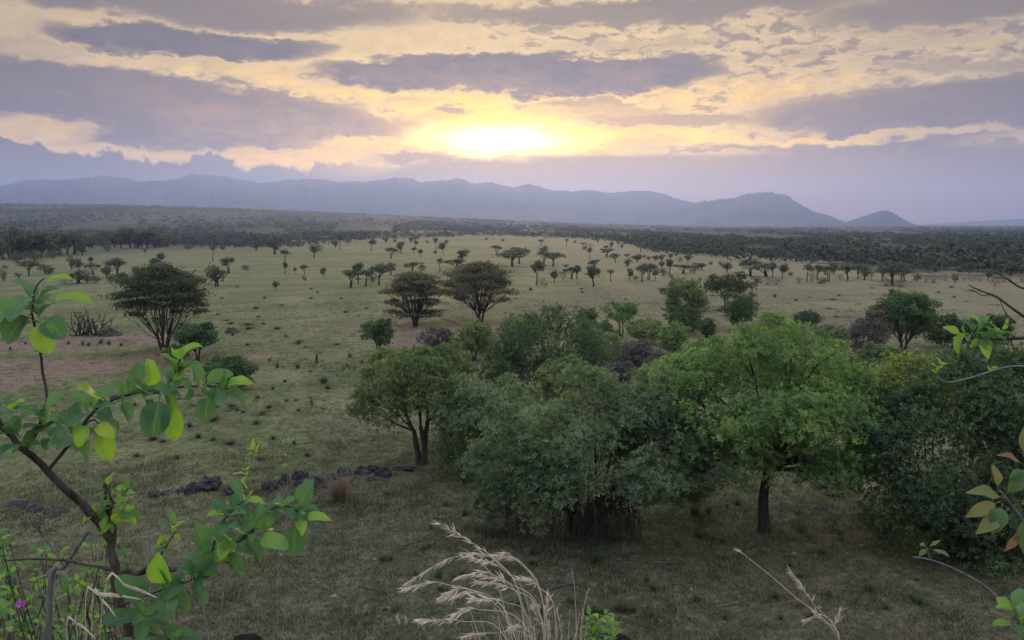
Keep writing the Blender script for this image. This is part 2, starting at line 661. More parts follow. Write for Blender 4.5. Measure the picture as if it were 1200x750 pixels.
# ------------------------------------------------------------------ mountains
RIDGE = [(-140, 214), (-60, 210), (0, 215), (47, 206.5), (65, 209), (90, 207), (122, 202), (165, 210), (195, 209), (225, 202.5), (258, 202.5), (285, 208),
         (310, 212.5), (340, 208), (365, 207), (390, 210), (415, 211), (440, 209), (465, 206.5), (482, 206), (492, 211), (512, 210), (535, 206), (552, 212), (575, 211),
         (600, 218), (620, 213), (635, 218), (650, 222), (690, 221), (715, 224), (755, 221), (780, 226), (800, 234), (825, 238), (860, 244), (900, 250), (950, 258), (990, 263)]
MASSIF = [(690, 263), (730, 256), (770, 249), (800, 240), (825, 234.5), (850, 232), (862, 231), (875, 226), (884, 225), (900, 223.5), (912, 226), (922, 226.5), (930, 234), (942, 241), (952, 247), (970, 251.5), (990, 260), (1004, 264)]
CONE = [(962, 264.5), (990, 260.5), (1010, 254), (1025, 248.5), (1036, 246), (1041, 246.2), (1047, 249), (1060, 257.5), (1076, 264.5)]
FOOT = [(780, 265), (830, 263), (865, 260.5), (885, 258), (897, 259), (915, 260.5), (935, 259), (952, 257.8), (975, 260), (1005, 262.5), (1040, 265)]
LOWHILL = [(120, 262), (170, 247), (215, 243), (245, 240), (262, 234), (280, 231.5), (297, 233), (318, 240), (360, 245), (430, 252), (520, 259), (580, 263)]
FAINT = [(1040, 266), (1080, 263), (1120, 260.5), (1160, 258), (1200, 256), (1260, 254), (1340, 257)]


def mountain_mat(name, a, b):
    m, n, out = new_mat(name)
    geo = n.node('ShaderNodeNewGeometry')
    P = geo.outputs['Position']
    ns = n.noise(P, .0022, 8, .65)
    c = n.mix(n.ss(ns, .35, .65), a, b)
    p = principled(n, c, .95, .05)
    n.put(out.inputs[0], p.outputs[0])
    return m


def ridge(name, pts, R, front, back, mat, power=1.6, gully=.35, seed=0, kind='structure'):
    pa, ph = [], []
    for px, py in pts:
        d = ray(px, py)
        hh = math.hypot(d.x, d.y)
        pa.append(math.atan2(d.x, d.y))
        ph.append(CAM_Z + R * d.z / hh)
    pa, ph = np.array(pa), np.array(ph)
    na = max(90, int((pa[-1] - pa[0]) * 800))
    nt = 46
    az = np.linspace(pa[0], pa[-1], na)
    t = np.linspace(-1, 1, nt)
    rr = np.where(t < 0, R + t * front, R + t * back)
    H = np.zeros((nt, na))
    for i in range(nt):
        s = abs(t[i])
        for j in range(na):
            q = Vector((az[j] * 26 + seed, t[i] * 1.3, seed * 3.1))
            wa = az[j] + .030 * s * mnoise.noise(q)
            hc = np.interp(wa, pa, ph)
            q2 = Vector((az[j] * 60 + seed, t[i] * 2.2, 4 + seed))
            g = mnoise.noise(q2) + .5 * mnoise.noise(q2 * 2.3)
            jag = 1 + (.05 if name == 'mountain_massif' else .022) * mnoise.noise(Vector((az[j] * 260, t[i] * 5, seed)))
            H[i, j] = max(-30, hc * jag) * max(0, (1 - s) ** power * (1 + gully * g * s * (1.2 - s) * 2))
    H = H - 25 * np.abs(t)[:, None] ** 3
    x, y = rr[:, None] * np.sin(az), rr[:, None] * np.cos(az)
    z = np.maximum(H, -1.0) - .4
    v = np.stack([x, y, z], -1).reshape(-1, 3)
    i = np.arange(nt - 1)[:, None]
    j = np.arange(na - 1)[None]
    a = i * na + j
    f = np.stack([a, a + 1, a + na + 1, a + na], -1).reshape(-1, 4)
    o = MB().add(v, f).build(name, mat, smooth=True)
    tag(o, kind=kind)
    return o


MMAT = mountain_mat('mountain_slopes', (.045, .055, .04), (.10, .10, .075))
ridge('mountain_range', RIDGE, 8000, 3900, 2000, MMAT, 2.3, .62, 1)
ridge('mountain_massif', MASSIF, 6700, 1900, 1200, MMAT, 1.5, .6, 7)
ridge('cone_hill', CONE, 6000, 520, 520, MMAT, 1.25, .25, 3)
ridge('foot_hills', FOOT, 6250, 600, 600, MMAT, 1.3, .3, 5)
ridge('low_hill', LOWHILL, 5600, 900, 700, MMAT, 1.5, .3, 9)
ridge('faint_range', FAINT, 10300, 800, 800, MMAT, 1.3, .3, 11)

# ------------------------------------------------------------------ plants: generators
def frames(nrm, rs):
    """random tangent frames about unit normals"""
    r = rs.normal(size=nrm.shape)
    t = np.cross(nrm, r)
    t /= np.linalg.norm(t, axis=1)[:, None] + 1e-9
    return t, np.cross(nrm, t)


def unit(v):
    return v / (np.linalg.norm(v, axis=1)[:, None] + 1e-9)


def add_sprigs(mb, c, ax, size, rs, n=7, aspect=.32, open_=.9, tint=None):
    """radiating sprays of narrow leaves: c centres, ax axis, size leaf length"""
    m = len(c)
    if not m:
        return
    ax = unit(ax)
    t, b = frames(ax, rs)
    size = np.broadcast_to(np.asarray(size, float), (m,))
    if tint is None:
        tint = rs.uniform(0, 1, m)
    for k in range(n):
        a = 2 * PI * (k * .381966 + rs.uniform(0, .2, m))
        e = open_ * rs.uniform(.45, 1.25, m)
        d = np.cos(e)[:, None] * ax + np.sin(e)[:, None] * (np.cos(a)[:, None] * t + np.sin(a)[:, None] * b)
        side = np.cross(d, ax + .15 * rs.normal(size=(m, 3)))
        side = unit(side)
        L = size * rs.uniform(.6, 1.2, m)
        w = L * aspect * .5
        base = c + d * (L * .08)[:, None] + ax * (size * .10 * k / n)[:, None]
        tip = base + d * L[:, None] - ax * (L * .12)[:, None]
        midp = base + d * (L * .5)[:, None]
        l, r = midp + side * w[:, None], midp - side * w[:, None]
        v = np.stack([base, l, tip, r], 1).reshape(-1, 3)
        f = np.arange(m * 4).reshape(-1, 4)
        mb.add(v, f, np.clip(tint + rs.uniform(-.18, .18, m), 0, 1))


def add_leaves(mb, c, nrm, size, rs, aspect=.5, tint=None):
    """single leaf quads facing about nrm"""
    m = len(c)
    nrm = unit(nrm)
    t, b = frames(nrm, rs)
    L = np.broadcast_to(np.asarray(size, float), (m,)) * rs.uniform(.6, 1.3, m)
    w = L * aspect
    v = np.stack([c - t * (L / 2)[:, None], c + b * (w / 2)[:, None], c + t * (L / 2)[:, None], c - b * (w / 2)[:, None]], 1)
    mb.add(v.reshape(-1, 3), np.arange(m * 4).reshape(-1, 4), rs.uniform(0, 1, m) if tint is None else tint)


class Plant:
    """one kind of tree: lobes of foliage carried by forking limbs"""

    def __init__(s, seed):
        s.rs = RS(seed)
        s.wood, s.leaf = MB(), MB()
        s.lobes = []

    def dome(s, n, W, D, zb, zt, k=.30, flat=.8, hollow=.35, squash=1.0, cx=0, cy=0):
        """lobes spread over an ellipsoidal crown"""
        rs = s.rs
        for i in range(n):
            ph = i * 2.39996 + rs.uniform(-.4, .4)
            u = (i + .5) / n
            cz = 1 - 2 * u                      # +1 top .. -1 bottom
            rr = math.sqrt(max(0, 1 - cz * cz)) * rs.uniform(.8, 1.0) + .05
            rad = rs.uniform(1 - hollow, 1.0) * (1 - k * .8)
            r = k * rs.uniform(.75, 1.25)
            s.lobes.append((cx + W / 2 * rad * rr * math.cos(ph), cy + D / 2 * rad * rr * math.sin(ph), (zb + zt) / 2 + (zt - zb) / 2 * cz * rad,
                            W / 2 * r, D / 2 * r, (zt - zb) / 2 * r * flat * squash))
        return s

    def lobe(s, x, y, z, rx, ry=None, rz=None):
        s.lobes.append((x, y, z, rx, ry or rx, rz or rx * .7))
        return s

    def fringe(s, n, k=.38):
        """small tufts standing proud of the outline"""
        rs = s.rs
        big = list(s.lobes)
        ctr = np.mean([q[:3] for q in big], axis=0)
        for i in range(n):
            q = big[rs.randint(len(big))]
            d = unit((rs.normal(size=3) * .8 + unit((np.array(q[:3]) - ctr)[None])[0] * 1.0 + np.array([0, 0, .25]))[None])[0]
            c = np.array(q[:3]) + d * np.array(q[3:6]) * rs.uniform(.95, 1.25)
            if c[2] < .25:
                continue
            f = k * rs.uniform(.6, 1.2)
            s.lobes.append((*c, q[3] * f, q[4] * f, q[5] * f))
        return s

    def limbs(s, stems, fork, r0, lobes=None, base_spread=.12, twigs=3, sides=6, sag=.15, seg=7, lean=0.0, up=.45):
        """stems leave the ground together, fork, and reach every lobe"""
        rs = s.rs
        L = s.lobes if lobes is None else lobes
        groups = [[] for _ in range(stems)]
        offs = rs.uniform(0, 6.28)
        for q in L:
            a = (math.atan2(q[1], q[0]) - offs) % (2 * PI)
            groups[int(a / (2 * PI) * stems) % stems].append(q)
        for g in range(stems):
            if not groups[g]:
                continue
            a = offs + (g + .5) * 2 * PI / stems
            gx = np.mean([q[0] for q in groups[g]])
            gy = np.mean([q[1] for q in groups[g]])
            b0 = np.array([math.cos(a) * base_spread * (stems > 1), math.sin(a) * base_spread * (stems > 1), -.15])
            fk = np.array([gx * .22 + lean * fork, gy * .22, fork * rs.uniform(.85, 1.15)])
            rs_ = r0 / math.sqrt(stems) * (1.15 if stems > 1 else 1)
            mid = b0 * .5 + fk * .5 + rs.normal(size=3) * fork * .05
            p = spline([b0, mid, fk], seg)
            s.wood.tube(p, np.linspace(rs_ * 1.15, rs_ * .8, seg) * (1 + .5 * np.exp(-np.arange(seg) * 1.4)), sides + 2)
            for q in groups[g]:
                c = np.array(q[:3])
                m1 = fk + (c - fk) * .45
                m1[2] += np.linalg.norm(c - fk) * (up - .35) * .5
                m1 += rs.normal(size=3) * np.linalg.norm(c - fk) * .06
                rl = rs_ * rs.uniform(.32, .5)
                pp = spline([fk, m1, c], seg)
                s.wood.tube(pp, np.linspace(rl, rl * .3, seg), sides)
                for _ in range(twigs):
                    k = rs.randint(seg // 2, seg)
                    d = unit(rs.normal(size=(1, 3)))[0] * np.array(q[3:6]) * .9
                    e = c + d
                    m2 = pp[k] * .5 + e * .5 + rs.normal(size=3) * .04 * np.linalg.norm(e - pp[k])
                    s.wood.tube(spline([pp[k], m2, e], 5), np.linspace(rl * .34, rl * .1, 5), max(3, sides - 2))
        return s

    def fill(s, n, size, kind='sprig', clumps=12, spread=.30, nleaf=7, aspect=.32, shell=(.45, 1.0), upb=.35, lobes=None, keep=None, droop=0.0):
        rs = s.rs
        L = s.lobes if lobes is None else lobes
        vol = np.array([(q[3] * q[4] * q[5]) ** (2 / 3) for q in L])
        cnt = np.maximum(3, (n * vol / vol.sum())).astype(int)
        for q, c in zip(L, cnt):
            o, r = np.array(q[:3]), np.array(q[3:6])
            kc = max(2, min(clumps, c // 3))
            d = unit(rs.normal(size=(kc, 3)) + np.array([0, 0, upb]))
            cc = d * rs.uniform(shell[0], shell[1], kc)[:, None]
            tint_c = rs.uniform(0, 1, kc)
            which = rs.randint(0, kc, c)
            off = rs.normal(size=(c, 3)) * spread
            p = cc[which] + off
            pos = o + p * r
            pos[:, 2] -= droop * r[2] * np.clip(np.linalg.norm(p[:, :2], axis=1) - .6, 0, None)
            ax = p + off * 1.5 + rs.normal(size=(c, 3)) * .35 + np.array([0, 0, upb])
            t = np.clip(tint_c[which] * .6 + rs.uniform(0, .4, c), 0, 1)
            ok = pos[:, 2] > .03
            if keep is not None:
                ok &= keep(pos)
            pos, ax, t = pos[ok], ax[ok], t[ok]
            if kind == 'sprig':
                add_sprigs(s.leaf, pos, ax, size, rs, nleaf, aspect, tint=t)
            else:
                add_leaves(s.leaf, pos, ax + rs.normal(size=ax.shape) * .5, size, rs, aspect, tint=t)
        return s

    def place(s, name, x, y, label, cat, leafm, woodm, group=None, rz=0.0, z=None, wood='trunk', leaf='crown'):
        e = empty(name, (x, y, gz(x, y) if z is None else z), rz)
        tag(e, label, cat, group)
        if s.wood.n:
            s.wood.build(wood, woodm, e, smooth=True)
        if s.leaf.n:
            s.leaf.build(leaf, leafm, e)
        return e


# leaf and bark materials
L_BLUE = leaf_mat('leaf_grey_green', (.038, .060, .040), (.072, .112, .070), (.135, .175, .095), .46, 1.1)
L_MID = leaf_mat('leaf_mid_green', (.034, .068, .030), (.060, .116, .042), (.130, .180, .050), .38, .9)
L_OLIVE = leaf_mat('leaf_olive', (.036, .056, .026), (.068, .100, .042), (.125, .155, .055), .38, .9)
L_DARK = leaf_mat('leaf_dark_green', (.018, .034, .019), (.034, .060, .030), (.062, .096, .042), .30, .9)
L_ACA = leaf_mat('leaf_acacia', (.017, .026, .016), (.028, .040, .022), (.046, .060, .028), .35, .5)
L_ACAB = leaf_mat('leaf_acacia_brown', (.034, .035, .027), (.056, .054, .038), (.082, .076, .048), .40, .5)
L_DEEP = leaf_mat('leaf_deep_green', (.018, .036, .019), (.032, .062, .029), (.060, .100, .038), .32, .9)
L_BUSH = leaf_mat('leaf_bush_country', (.018, .024, .018), (.026, .033, .022), (.036, .042, .026), .1, .05, spec=.0)
L_GREY = leaf_mat('leaf_thorn_grey', (.038, .036, .034), (.062, .058, .054), (.088, .084, .074), .25, .9, glow=(1.05, 1.0, .95))
L_FAR = leaf_mat('leaf_far', (.024, .030, .022), (.042, .050, .032), (.066, .074, .044), .25, .25, spec=.02)
L_LIME = leaf_mat('leaf_lime', (.060, .088, .028), (.092, .130, .036), (.140, .170, .048), .45, 1.0)
W_DARK = bark_mat('bark_dark', (.022, .018, .015), (.075, .060, .048))
THATCH = bark_mat('dead_thatch', (.035, .027, .021), (.115, .085, .062))
W_GREY = bark_mat('bark_grey', (.06, .052, .046), (.15, .13, .115))

# ------------------------------------------------------------------ the trees one can name
def spot(px, py):
    x, y = gnd(px, py)
    return x, y, ppm(px, py)


# big front shrub
def front_shrub():
    x, y, k = spot(688, 632)
    p = Plant(11)
    m = lambda v: v / k
    # masses read off the outline: (dx px, height px, radius px)
    for dx, h, rx, dz, dd in ((-95, 95, 45, 40, .0), (-60, 150, 52, 42, .3), (-15, 120, 55, 45, -.5), (10, 175, 58, 40, .5), (45, 150, 50, 42, 0), (85, 165, 50, 42, .6),
                              (110, 110, 48, 42, -.2), (128, 75, 30, 26, .2), (58, 98, 38, 28, -.9), (-30, 92, 42, 28, -1.0), (-70, 60, 44, 28, -.6), (-110, 55, 26, 24, .2),
                              (20, 110, 50, 42, 1.2), (70, 125, 45, 40, 1.3), (-50, 105, 50, 40, 1.3), (40, 178, 30, 22, .2), (75, 188, 28, 18, .4), (-118, 110, 26, 24, .3),
                              (140, 128, 24, 24, .2), (105, 55, 26, 20, .5)):
        p.lobe(m(dx), dd * 1.6, m(h) * .84, m(rx), m(rx) * .95, m(dz) * .88)
    p.limbs(6, m(30), .34, base_spread=.45, twigs=3, up=.4)
    p.fringe(75, .33)
    p.fill(13000, .235, clumps=16, spread=.19, nleaf=8, aspect=.24, upb=.5)
    # dead stems and dry thatch inside
    rs = p.rs
    th = MB()
    for i in range(300):
        a = rs.uniform(0, 6.28)
        r0 = rs.uniform(.1, 2.0)
        r1 = r0 + rs.uniform(-.2, .7)
        h = rs.uniform(.8, 2.5)
        k0, k1 = np.array([math.cos(a), .75 * math.sin(a)]), np.array([math.cos(a + rs.normal() * .15), .75 * math.sin(a + rs.normal() * .15)])
        q = [(r0 * k0[0] + .35, r0 * k0[1], h), (.5 * (r0 + r1) * k1[0] + .35 + rs.normal() * .12, .5 * (r0 + r1) * k1[1], h * .55), (r1 * k1[0] + .35, r1 * k1[1], -.03)]
        th.tube(spline(q, 6), np.linspace(.018, .007, 6), 4)
    e = p.place('shrub', x, y, 'very large grey-green shrub with a dark twiggy hollow underneath, widest plant on the slope', 'shrub', L_BLUE, W_DARK, wood='stems', leaf='foliage')
    th.build('dead_stems', THATCH, e)


front_shrub()


def big_tree():
    x, y, k = spot(896, 624)
    p = Plant(23)
    m = lambda v: v / k
    for dx, h, rx, dz, dd in ((-98, 152, 34, 34, 0), (-70, 192, 40, 30, .8), (-30, 224, 42, 26, -.4), (8, 240, 38, 24, .6), (50, 216, 40, 30, -.2), (90, 166, 38, 36, .4),
                              (108, 140, 30, 34, 0), (98, 105, 30, 28, -.4), (60, 100, 36, 28, -1.0), (-50, 150, 48, 36, -1.2), (0, 165, 56, 40, -1.4), (50, 150, 50, 40, -1.2),
                              (-85, 120, 32, 30, .3), (-45, 105, 30, 24, .5), (0, 190, 60, 40, 1.5), (-60, 175, 46, 40, 1.6), (60, 170, 50, 40, 1.6), (20, 105, 40, 26, .8),
                              (-112, 140, 20, 22, -.2), (115, 175, 16, 20, .3), (75, 80, 24, 18, .2), (-20, 135, 40, 30, 0), (-98, 185, 22, 22, -.3), (-92, 92, 26, 24, -.3), (-70, 78, 22, 18, .4), (95, 75, 26, 22, .1), (50, 84, 30, 20, -.7), (-20, 95, 30, 20, -1.0), (112, 100, 20, 26, .4)):
        p.lobe(m(dx), dd * 1.5, m(h) * .93, m(rx), m(rx) * .95, m(dz) * .9)
    p.limbs(1, m(66), .23, twigs=4, up=.5)
    p.fringe(50)
    p.fill(13000, .22, clumps=17, spread=.22, nleaf=8, aspect=.27, upb=.55)
    p.place('tree', x, y, 'tall green tree with rounded crown on a bare forked trunk, beside the very large shrub', 'tree', L_MID, W_DARK)


big_tree()


def right_thicket():
    x, y, k = spot(1105, 640)
    p = Plant(31)
    m = lambda v: v / k
    for dx, h, rx, dz, dd in ((-60, 60, 40, 40, -.6), (-20, 70, 46, 45, -1.0), (30, 60, 44, 42, -.8), (-70, 110, 34, 36, 0), (-25, 140, 44, 40, .3), (40, 150, 52, 44, 0), (90, 155, 48, 40, .3),
                              (-40, 150, 34, 26, .6), (10, 190, 40, 28, .5), (60, 200, 42, 24, .6), (110, 200, 40, 26, .8), (100, 110, 44, 40, .4), (130, 150, 40, 40, 1.0), (70, 100, 40, 40, .5),
                              (-10, 30, 44, 26, -.9), (35, 28, 40, 24, -.7), (-45, 22, 34, 20, -.4), (75, 26, 40, 24, -.5), (10, 14, 50, 14, -1.3), (60, 60, 44, 36, -1.0), (105, 60, 44, 40, 0), (150, 90, 40, 50, 1.2), (-78, 118, 24, 26, .2)):
        p.lobe(m(dx), dd * 1.5, m(h), m(rx), m(rx), m(dz))
    p.limbs(5, m(40), .26, base_spread=.4, twigs=4)
    p.fringe(40)
    p.fill(17000, .21, clumps=17, spread=.24, nleaf=8, aspect=.28, upb=.45)
    rs = p.rs
    for i in range(26):                        # pale dead sticks hanging in the face of the thicket
        o = np.array([rs.uniform(-.4, 1.8), -1.6 + rs.uniform(-.7, .2), rs.uniform(2.6, 4.4)])
        d = np.array([rs.normal() * .5, -.3, -rs.uniform(.5, 1.6)])
        p.wood.tube(spline([o, o + d * .5 + rs.normal(size=3) * .12, o + d], 6), np.linspace(.022, .006, 6), 4)
    p.place('thicket', x, y, 'dark dense thicket with pale dead sticks, behind the reddish young leaves', 'shrub', L_DARK, W_GREY, wood='stems', leaf='foliage')
    x2, y2 = gnd(1055, 600)
    k2 = ppm(1055, 600)
    q = Plant(32)
    for dx, h, rx, dz in ((-40, 145, 26, 20), (-8, 160, 30, 18), (25, 163, 30, 16), (-45, 110, 20, 22), (0, 132, 28, 22), (38, 142, 22, 18)):
        q.lobe(dx / k2, 0, h / k2, rx / k2, rx / k2, dz / k2)
    q.limbs(2, 50 / k2, .12, twigs=3)
    q.fill(2600, .17, clumps=14, spread=.28, nleaf=7, aspect=.42)
    q.place('shrub', x2, y2, 'yellow-green leafy shrub poking out on top of the dark dense thicket', 'shrub', L_LIME, W_GREY, wood='stems', leaf='foliage')


right_thicket()


def forked_tree():
    x, y, k = spot(495, 543)
    p = Plant(41)
    m = lambda v: v / k
    for dx, h, rx, dz, dd in ((-52, 62, 24, 16, 0), (-38, 95, 28, 20, .4), (-10, 118, 30, 16, -.3), (22, 112, 28, 18, .5), (42, 88, 24, 18, -.2), (0, 92, 34, 20, -.8), (-22, 76, 24, 16, .8),
                              (30, 64, 22, 16, .6), (52, 66, 16, 14, 0), (-62, 78, 14, 12, .2), (6, 128, 18, 8, .2)):
        p.lobe(m(dx), dd * 1.3, m(h), m(rx), m(rx), m(dz))
    p.limbs(3, m(46), .24, base_spread=.14, twigs=4, up=.4)
    p.fringe(26)
    p.fill(5200, .21, clumps=12, spread=.28, nleaf=7, aspect=.30)
    p.place('tree', x, y, 'small olive tree with bare forked trunk at the end of the black rock row', 'tree', L_OLIVE, W_DARK)
    x, y, k = spot(572, 560)
    p = Plant(42)
    for dx, h, rx, dz, dd in ((-42, 75, 22, 20, 0), (-20, 98, 26, 16, .3), (10, 100, 26, 16, -.2), (30, 78, 24, 22, 0), (-8, 70, 32, 22, -.8), (-42, 45, 20, 18, .2), (10, 45, 30, 24, .4), (40, 45, 20, 20, .2), (-20, 22, 26, 18, 0), (-30, 112, 12, 8, .1)):
        p.lobe(m(dx), dd, m(h), m(rx), m(rx), m(dz))
    p.limbs(4, m(22), .16, base_spread=.2, twigs=3)
    p.fringe(26)
    p.fill(5200, .20, clumps=12, spread=.28, nleaf=7, aspect=.34)
    p.place('shrub', x, y, 'pale green bushy shrub squeezed between the olive forked tree and the very large shrub', 'shrub', L_BLUE, W_GREY, wood='stems', leaf='foliage')
    x, y, k = spot(545, 520)
    p = Plant(43)
    p.dome(7, m(90), m(60), 0, m(70), .4)
    p.limbs(3, m(14), .12, twigs=2)
    p.fill(1500, .22, clumps=10, spread=.3, nleaf=6, aspect=.36)
    p.place('shrub', x, y, 'low yellow-green shrub behind the forked trunk of the olive tree', 'shrub', L_LIME, W_GREY, wood='stems', leaf='foliage')


forked_tree()


def acacia(px, py, top, w, seed, label, leafm, tiers, stems, n, leaf=.30, lowskirt=(), woodm=None, fork=.16, r0=.30):
    x, y, k = spot(px, py)
    H, W = (py - top) / k, w / k
    p = Plant(seed)
    rs = p.rs
    tiers = tiers + [(.95, .14, 3, .13, .07), (.74, .42, 6, .16, .09), (.60, .60, 5, .12, .07)]
    for (h, spread, cnt, rr, rz) in tiers:
        for i in range(cnt):
            a = i * 2 * PI / cnt + rs.uniform(-.3, .3) + h * 7
            r = spread * rs.uniform(.72, 1.08) * W / 2
            p.lobe(r * math.cos(a), r * math.sin(a), H * (h + rs.uniform(-.03, .03)), W * rr * rs.uniform(1.0, 1.4), W * rr * 1.15, H * rz * .85)
    for dx, h, rr, rz in lowskirt:
        p.lobe(dx * W, rs.uniform(-.1, .1) * W, h * H, rr * W, rr * W, rz * H)
    p.limbs(stems, H * fork, r0, base_spread=.16, twigs=4, up=.30, seg=8)
    p.fill(int(n * 2.9), leaf, kind='leaf', clumps=18, spread=.30, aspect=.5, shell=(.15, 1.0), upb=.1)
    return p.place('acacia_tree', x, y, label, 'tree', leafm, woodm or W_DARK)


acacia(193, 413, 311, 112, 51, 'dark spreading acacia with many fanned stems and layered crown, by the red soil patch', L_ACA,
       [(.92, .30, 5, .15, .055), (.82, .62, 8, .15, .055), (.70, .84, 10, .13, .05), (.56, .86, 7, .11, .045), (.45, .75, 4, .10, .04)], 7, 9000, .28)
acacia(487, 382, 320, 77, 52, 'brown-purple acacia with flat top and low skirts, the smaller of two standing together', L_ACAB,
       [(.94, .30, 5, .17, .05), (.84, .62, 8, .15, .055), (.66, .86, 8, .13, .06), (.45, .70, 6, .14, .06), (.26, .60, 5, .15, .06)], 3, 5200, .32)
acacia(562, 377, 308, 86, 53, 'hazy olive-brown acacia with rounded crown, the larger of two standing together', L_ACAB,
       [(.92, .28, 5, .18, .07), (.82, .58, 8, .16, .08), (.66, .82, 9, .14, .08), (.52, .84, 7, .12, .07), (.38, .74, 5, .10, .05)], 4, 6200, .32)


def bush(px, py, h, w, seed, label, leafm, n=900, leaf=.22, kind='sprig', lobes=9, trunk=None, name='bush', cat='bush', woodm=None, k_=.36, nleaf=6, aspect=.36, stems=3, r0=.14, zb=0.0):
    x, y, k = spot(px, py)
    H, W = h / k, w / k
    p = Plant(seed)
    b = (trunk if trunk is not None else zb) * H
    p.dome(int(lobes * 1.4), W, W * .85, b, H, k_ * .95)
    p.limbs(stems, max(.2, b * .9 if trunk else H * .15), r0, twigs=3, up=.45)
    p.fringe(14)
    p.fill(int(n * 1.5), leaf, kind=kind, clumps=16, spread=.19, nleaf=nleaf, aspect=aspect)
    wn, ln = ('trunk', 'crown') if trunk else ('stems', 'foliage')
    return p.place(name, x, y, label, cat, leafm, woodm or W_DARK, wood=wn, leaf=ln)


T = dict(name='tree', cat='tree')
bush(233, 424, 46, 64, 61, 'small dark round tree with forked trunk beside the many-stemmed acacia', L_DEEP, 1300, .26, trunk=.30, lobes=10, **T)
bush(268, 457, 43, 74, 62, 'dense dark green bush in front of the small dark round tree', L_DEEP, 1500, .24, lobes=10)
bush(207, 426, 22, 34, 63, 'low dull green bush at the foot of the many-stemmed acacia', L_OLIVE, 500, .26)
bush(444, 416, 45, 52, 64, 'small dark green round tree standing alone in front of the two acacias', L_DARK, 1000, .26, trunk=.28, **T)
bush(450, 436, 30, 40, 65, 'dull green bush just below the lone small round tree', L_OLIVE, 500, .26)
bush(513, 412, 28, 50, 66, 'brown-purple leafless bush at the near edge of the twin acacias', L_GREY, 800, .24)
bush(556, 422, 50, 64, 67, 'mid-green rounded bush below the larger of the twin acacias', L_OLIVE, 1500, .26, lobes=10)
bush(612, 412, 46, 60, 68, 'pale olive bush joining the drooping willow-like tree', L_OLIVE, 1300, .26, lobes=10)
bush(590, 452, 48, 70, 69, 'shaded olive bush in front of the drooping willow-like tree', L_OLIVE, 1400, .25, lobes=10)


def willow():
    x, y, k = spot(645, 452)
    p = Plant(71)
    m = lambda v: v / k
    for dx, h, rx, dz, dd in ((-30, 72, 26, 22, 0), (0, 82, 28, 16, .5), (28, 72, 24, 22, 0), (-40, 48, 22, 26, -.4), (-10, 50, 28, 28, -1.0), (25, 48, 26, 28, -.8), (48, 42, 22, 26, .3),
                              (-25, 20, 24, 18, -.8), (10, 20, 28, 18, -1.0), (45, 18, 24, 16, 0), (62, 25, 18, 18, .4), (-52, 30, 16, 20, .3)):
        p.lobe(m(dx) * 1.15, dd * 1.6, m(h) * .86, m(rx), m(rx), m(dz))
    p.limbs(4, m(20), .26, base_spread=.3, twigs=3)
    p.fringe(30)
    p.fill(6800, .25, clumps=14, spread=.27, nleaf=7, aspect=.28, droop=.8, upb=.2)
    p.place('tree', x, y, 'drooping willow-like olive tree with foliage down to the ground', 'tree', L_DARK, W_DARK)


willow()
bush(688, 392, 34, 30, 72, 'small olive tree with visible trunk just past the drooping tree', L_OLIVE, 600, .26, trunk=.35, **T)
bush(727, 394, 44, 50, 73, 'light green small tree with open fan of branches among the scrub', L_MID, 900, .24, trunk=.34, lobes=8, **T)
bush(757, 402, 30, 60, 74, 'low olive bush beside the light green fan-branched small tree', L_OLIVE, 900, .26)
bush(790, 418, 40, 44, 75, 'narrow pale green bush before the grey thorn scrub', L_MID, 800, .24)
bush(705, 425, 40, 66, 76, 'dull olive bush between the drooping tree and the grey thorn scrub', L_OLIVE, 1200, .25)
bush(748, 438, 44, 76, 77, 'grey leafless thorn scrub, the wide patch in front of the light green tree', L_GREY, 1700, .22, lobes=12, woodm=W_GREY, k_=.34)
bush(720, 462, 40, 60, 78, 'purple-grey dry scrub behind the tip of the very large shrub', L_GREY, 1200, .22, lobes=10, woodm=W_GREY)
bush(805, 386, 64, 66, 79, 'tall olive round tree overlapping a dark flat-crowned tree', L_OLIVE, 1900, .28, trunk=.16, lobes=12, r0=.22, **T)
bush(800, 392, 36, 56, 80, 'shadowy dark bush under the tall olive round tree', L_DARK, 900, .26)
bush(850, 364, 44, 64, 81, 'very dark flat-crowned tree tilted between the two round trees', L_ACA, 1300, .3, trunk=.3, lobes=9, **T)
bush(867, 387, 46, 54, 82, 'compact dark green ball-shaped tree before the very dark flat-crowned tree', L_DEEP, 1500, .25, lobes=11, trunk=.10, **T)
bush(828, 396, 24, 30, 83, 'little dark bush beside the ball-shaped tree', L_DARK, 400, .26)
bush(945, 384, 23, 44, 84, 'low dark green bush rising behind the crown of the tall green tree', L_DARK, 700, .25)
bush(905, 386, 18, 40, 85, 'thin brown leafless bush next to the ball-shaped tree', L_GREY, 400, .24, woodm=W_GREY)
bush(1058, 412, 76, 84, 86, 'large dark green tree with domed crown, tallest beside the brown meadow', L_DEEP, 3600, .26, lobes=16, trunk=.14, r0=.26, **T)
bush(1104, 408, 42, 60, 87, 'dark green hedge-like bush joining the domed dark green tree', L_DARK, 1300, .25, lobes=10)
bush(1135, 408, 38, 50, 88, 'dark rounded bush behind the leafy twig', L_DARK, 1100, .25, lobes=9)
bush(1165, 414, 50, 50, 89, 'dark green upright bush at the end of the hedge, before open grass', L_DARK, 1400, .25, lobes=10, trunk=.14, name='bush')
bush(1014, 428, 62, 58, 90, 'grey leafless thorn bush beside the domed dark green tree', L_GREY, 1700, .22, lobes=11, woodm=W_GREY)
bush(1032, 440, 40, 60, 91, 'dull green shrub at the foot of the grey leafless thorn bush', L_OLIVE, 1100, .24)
bush(975, 412, 34, 46, 92, 'olive shrub between the tall tree crown and the grey leafless thorn bush', L_OLIVE, 800, .24)
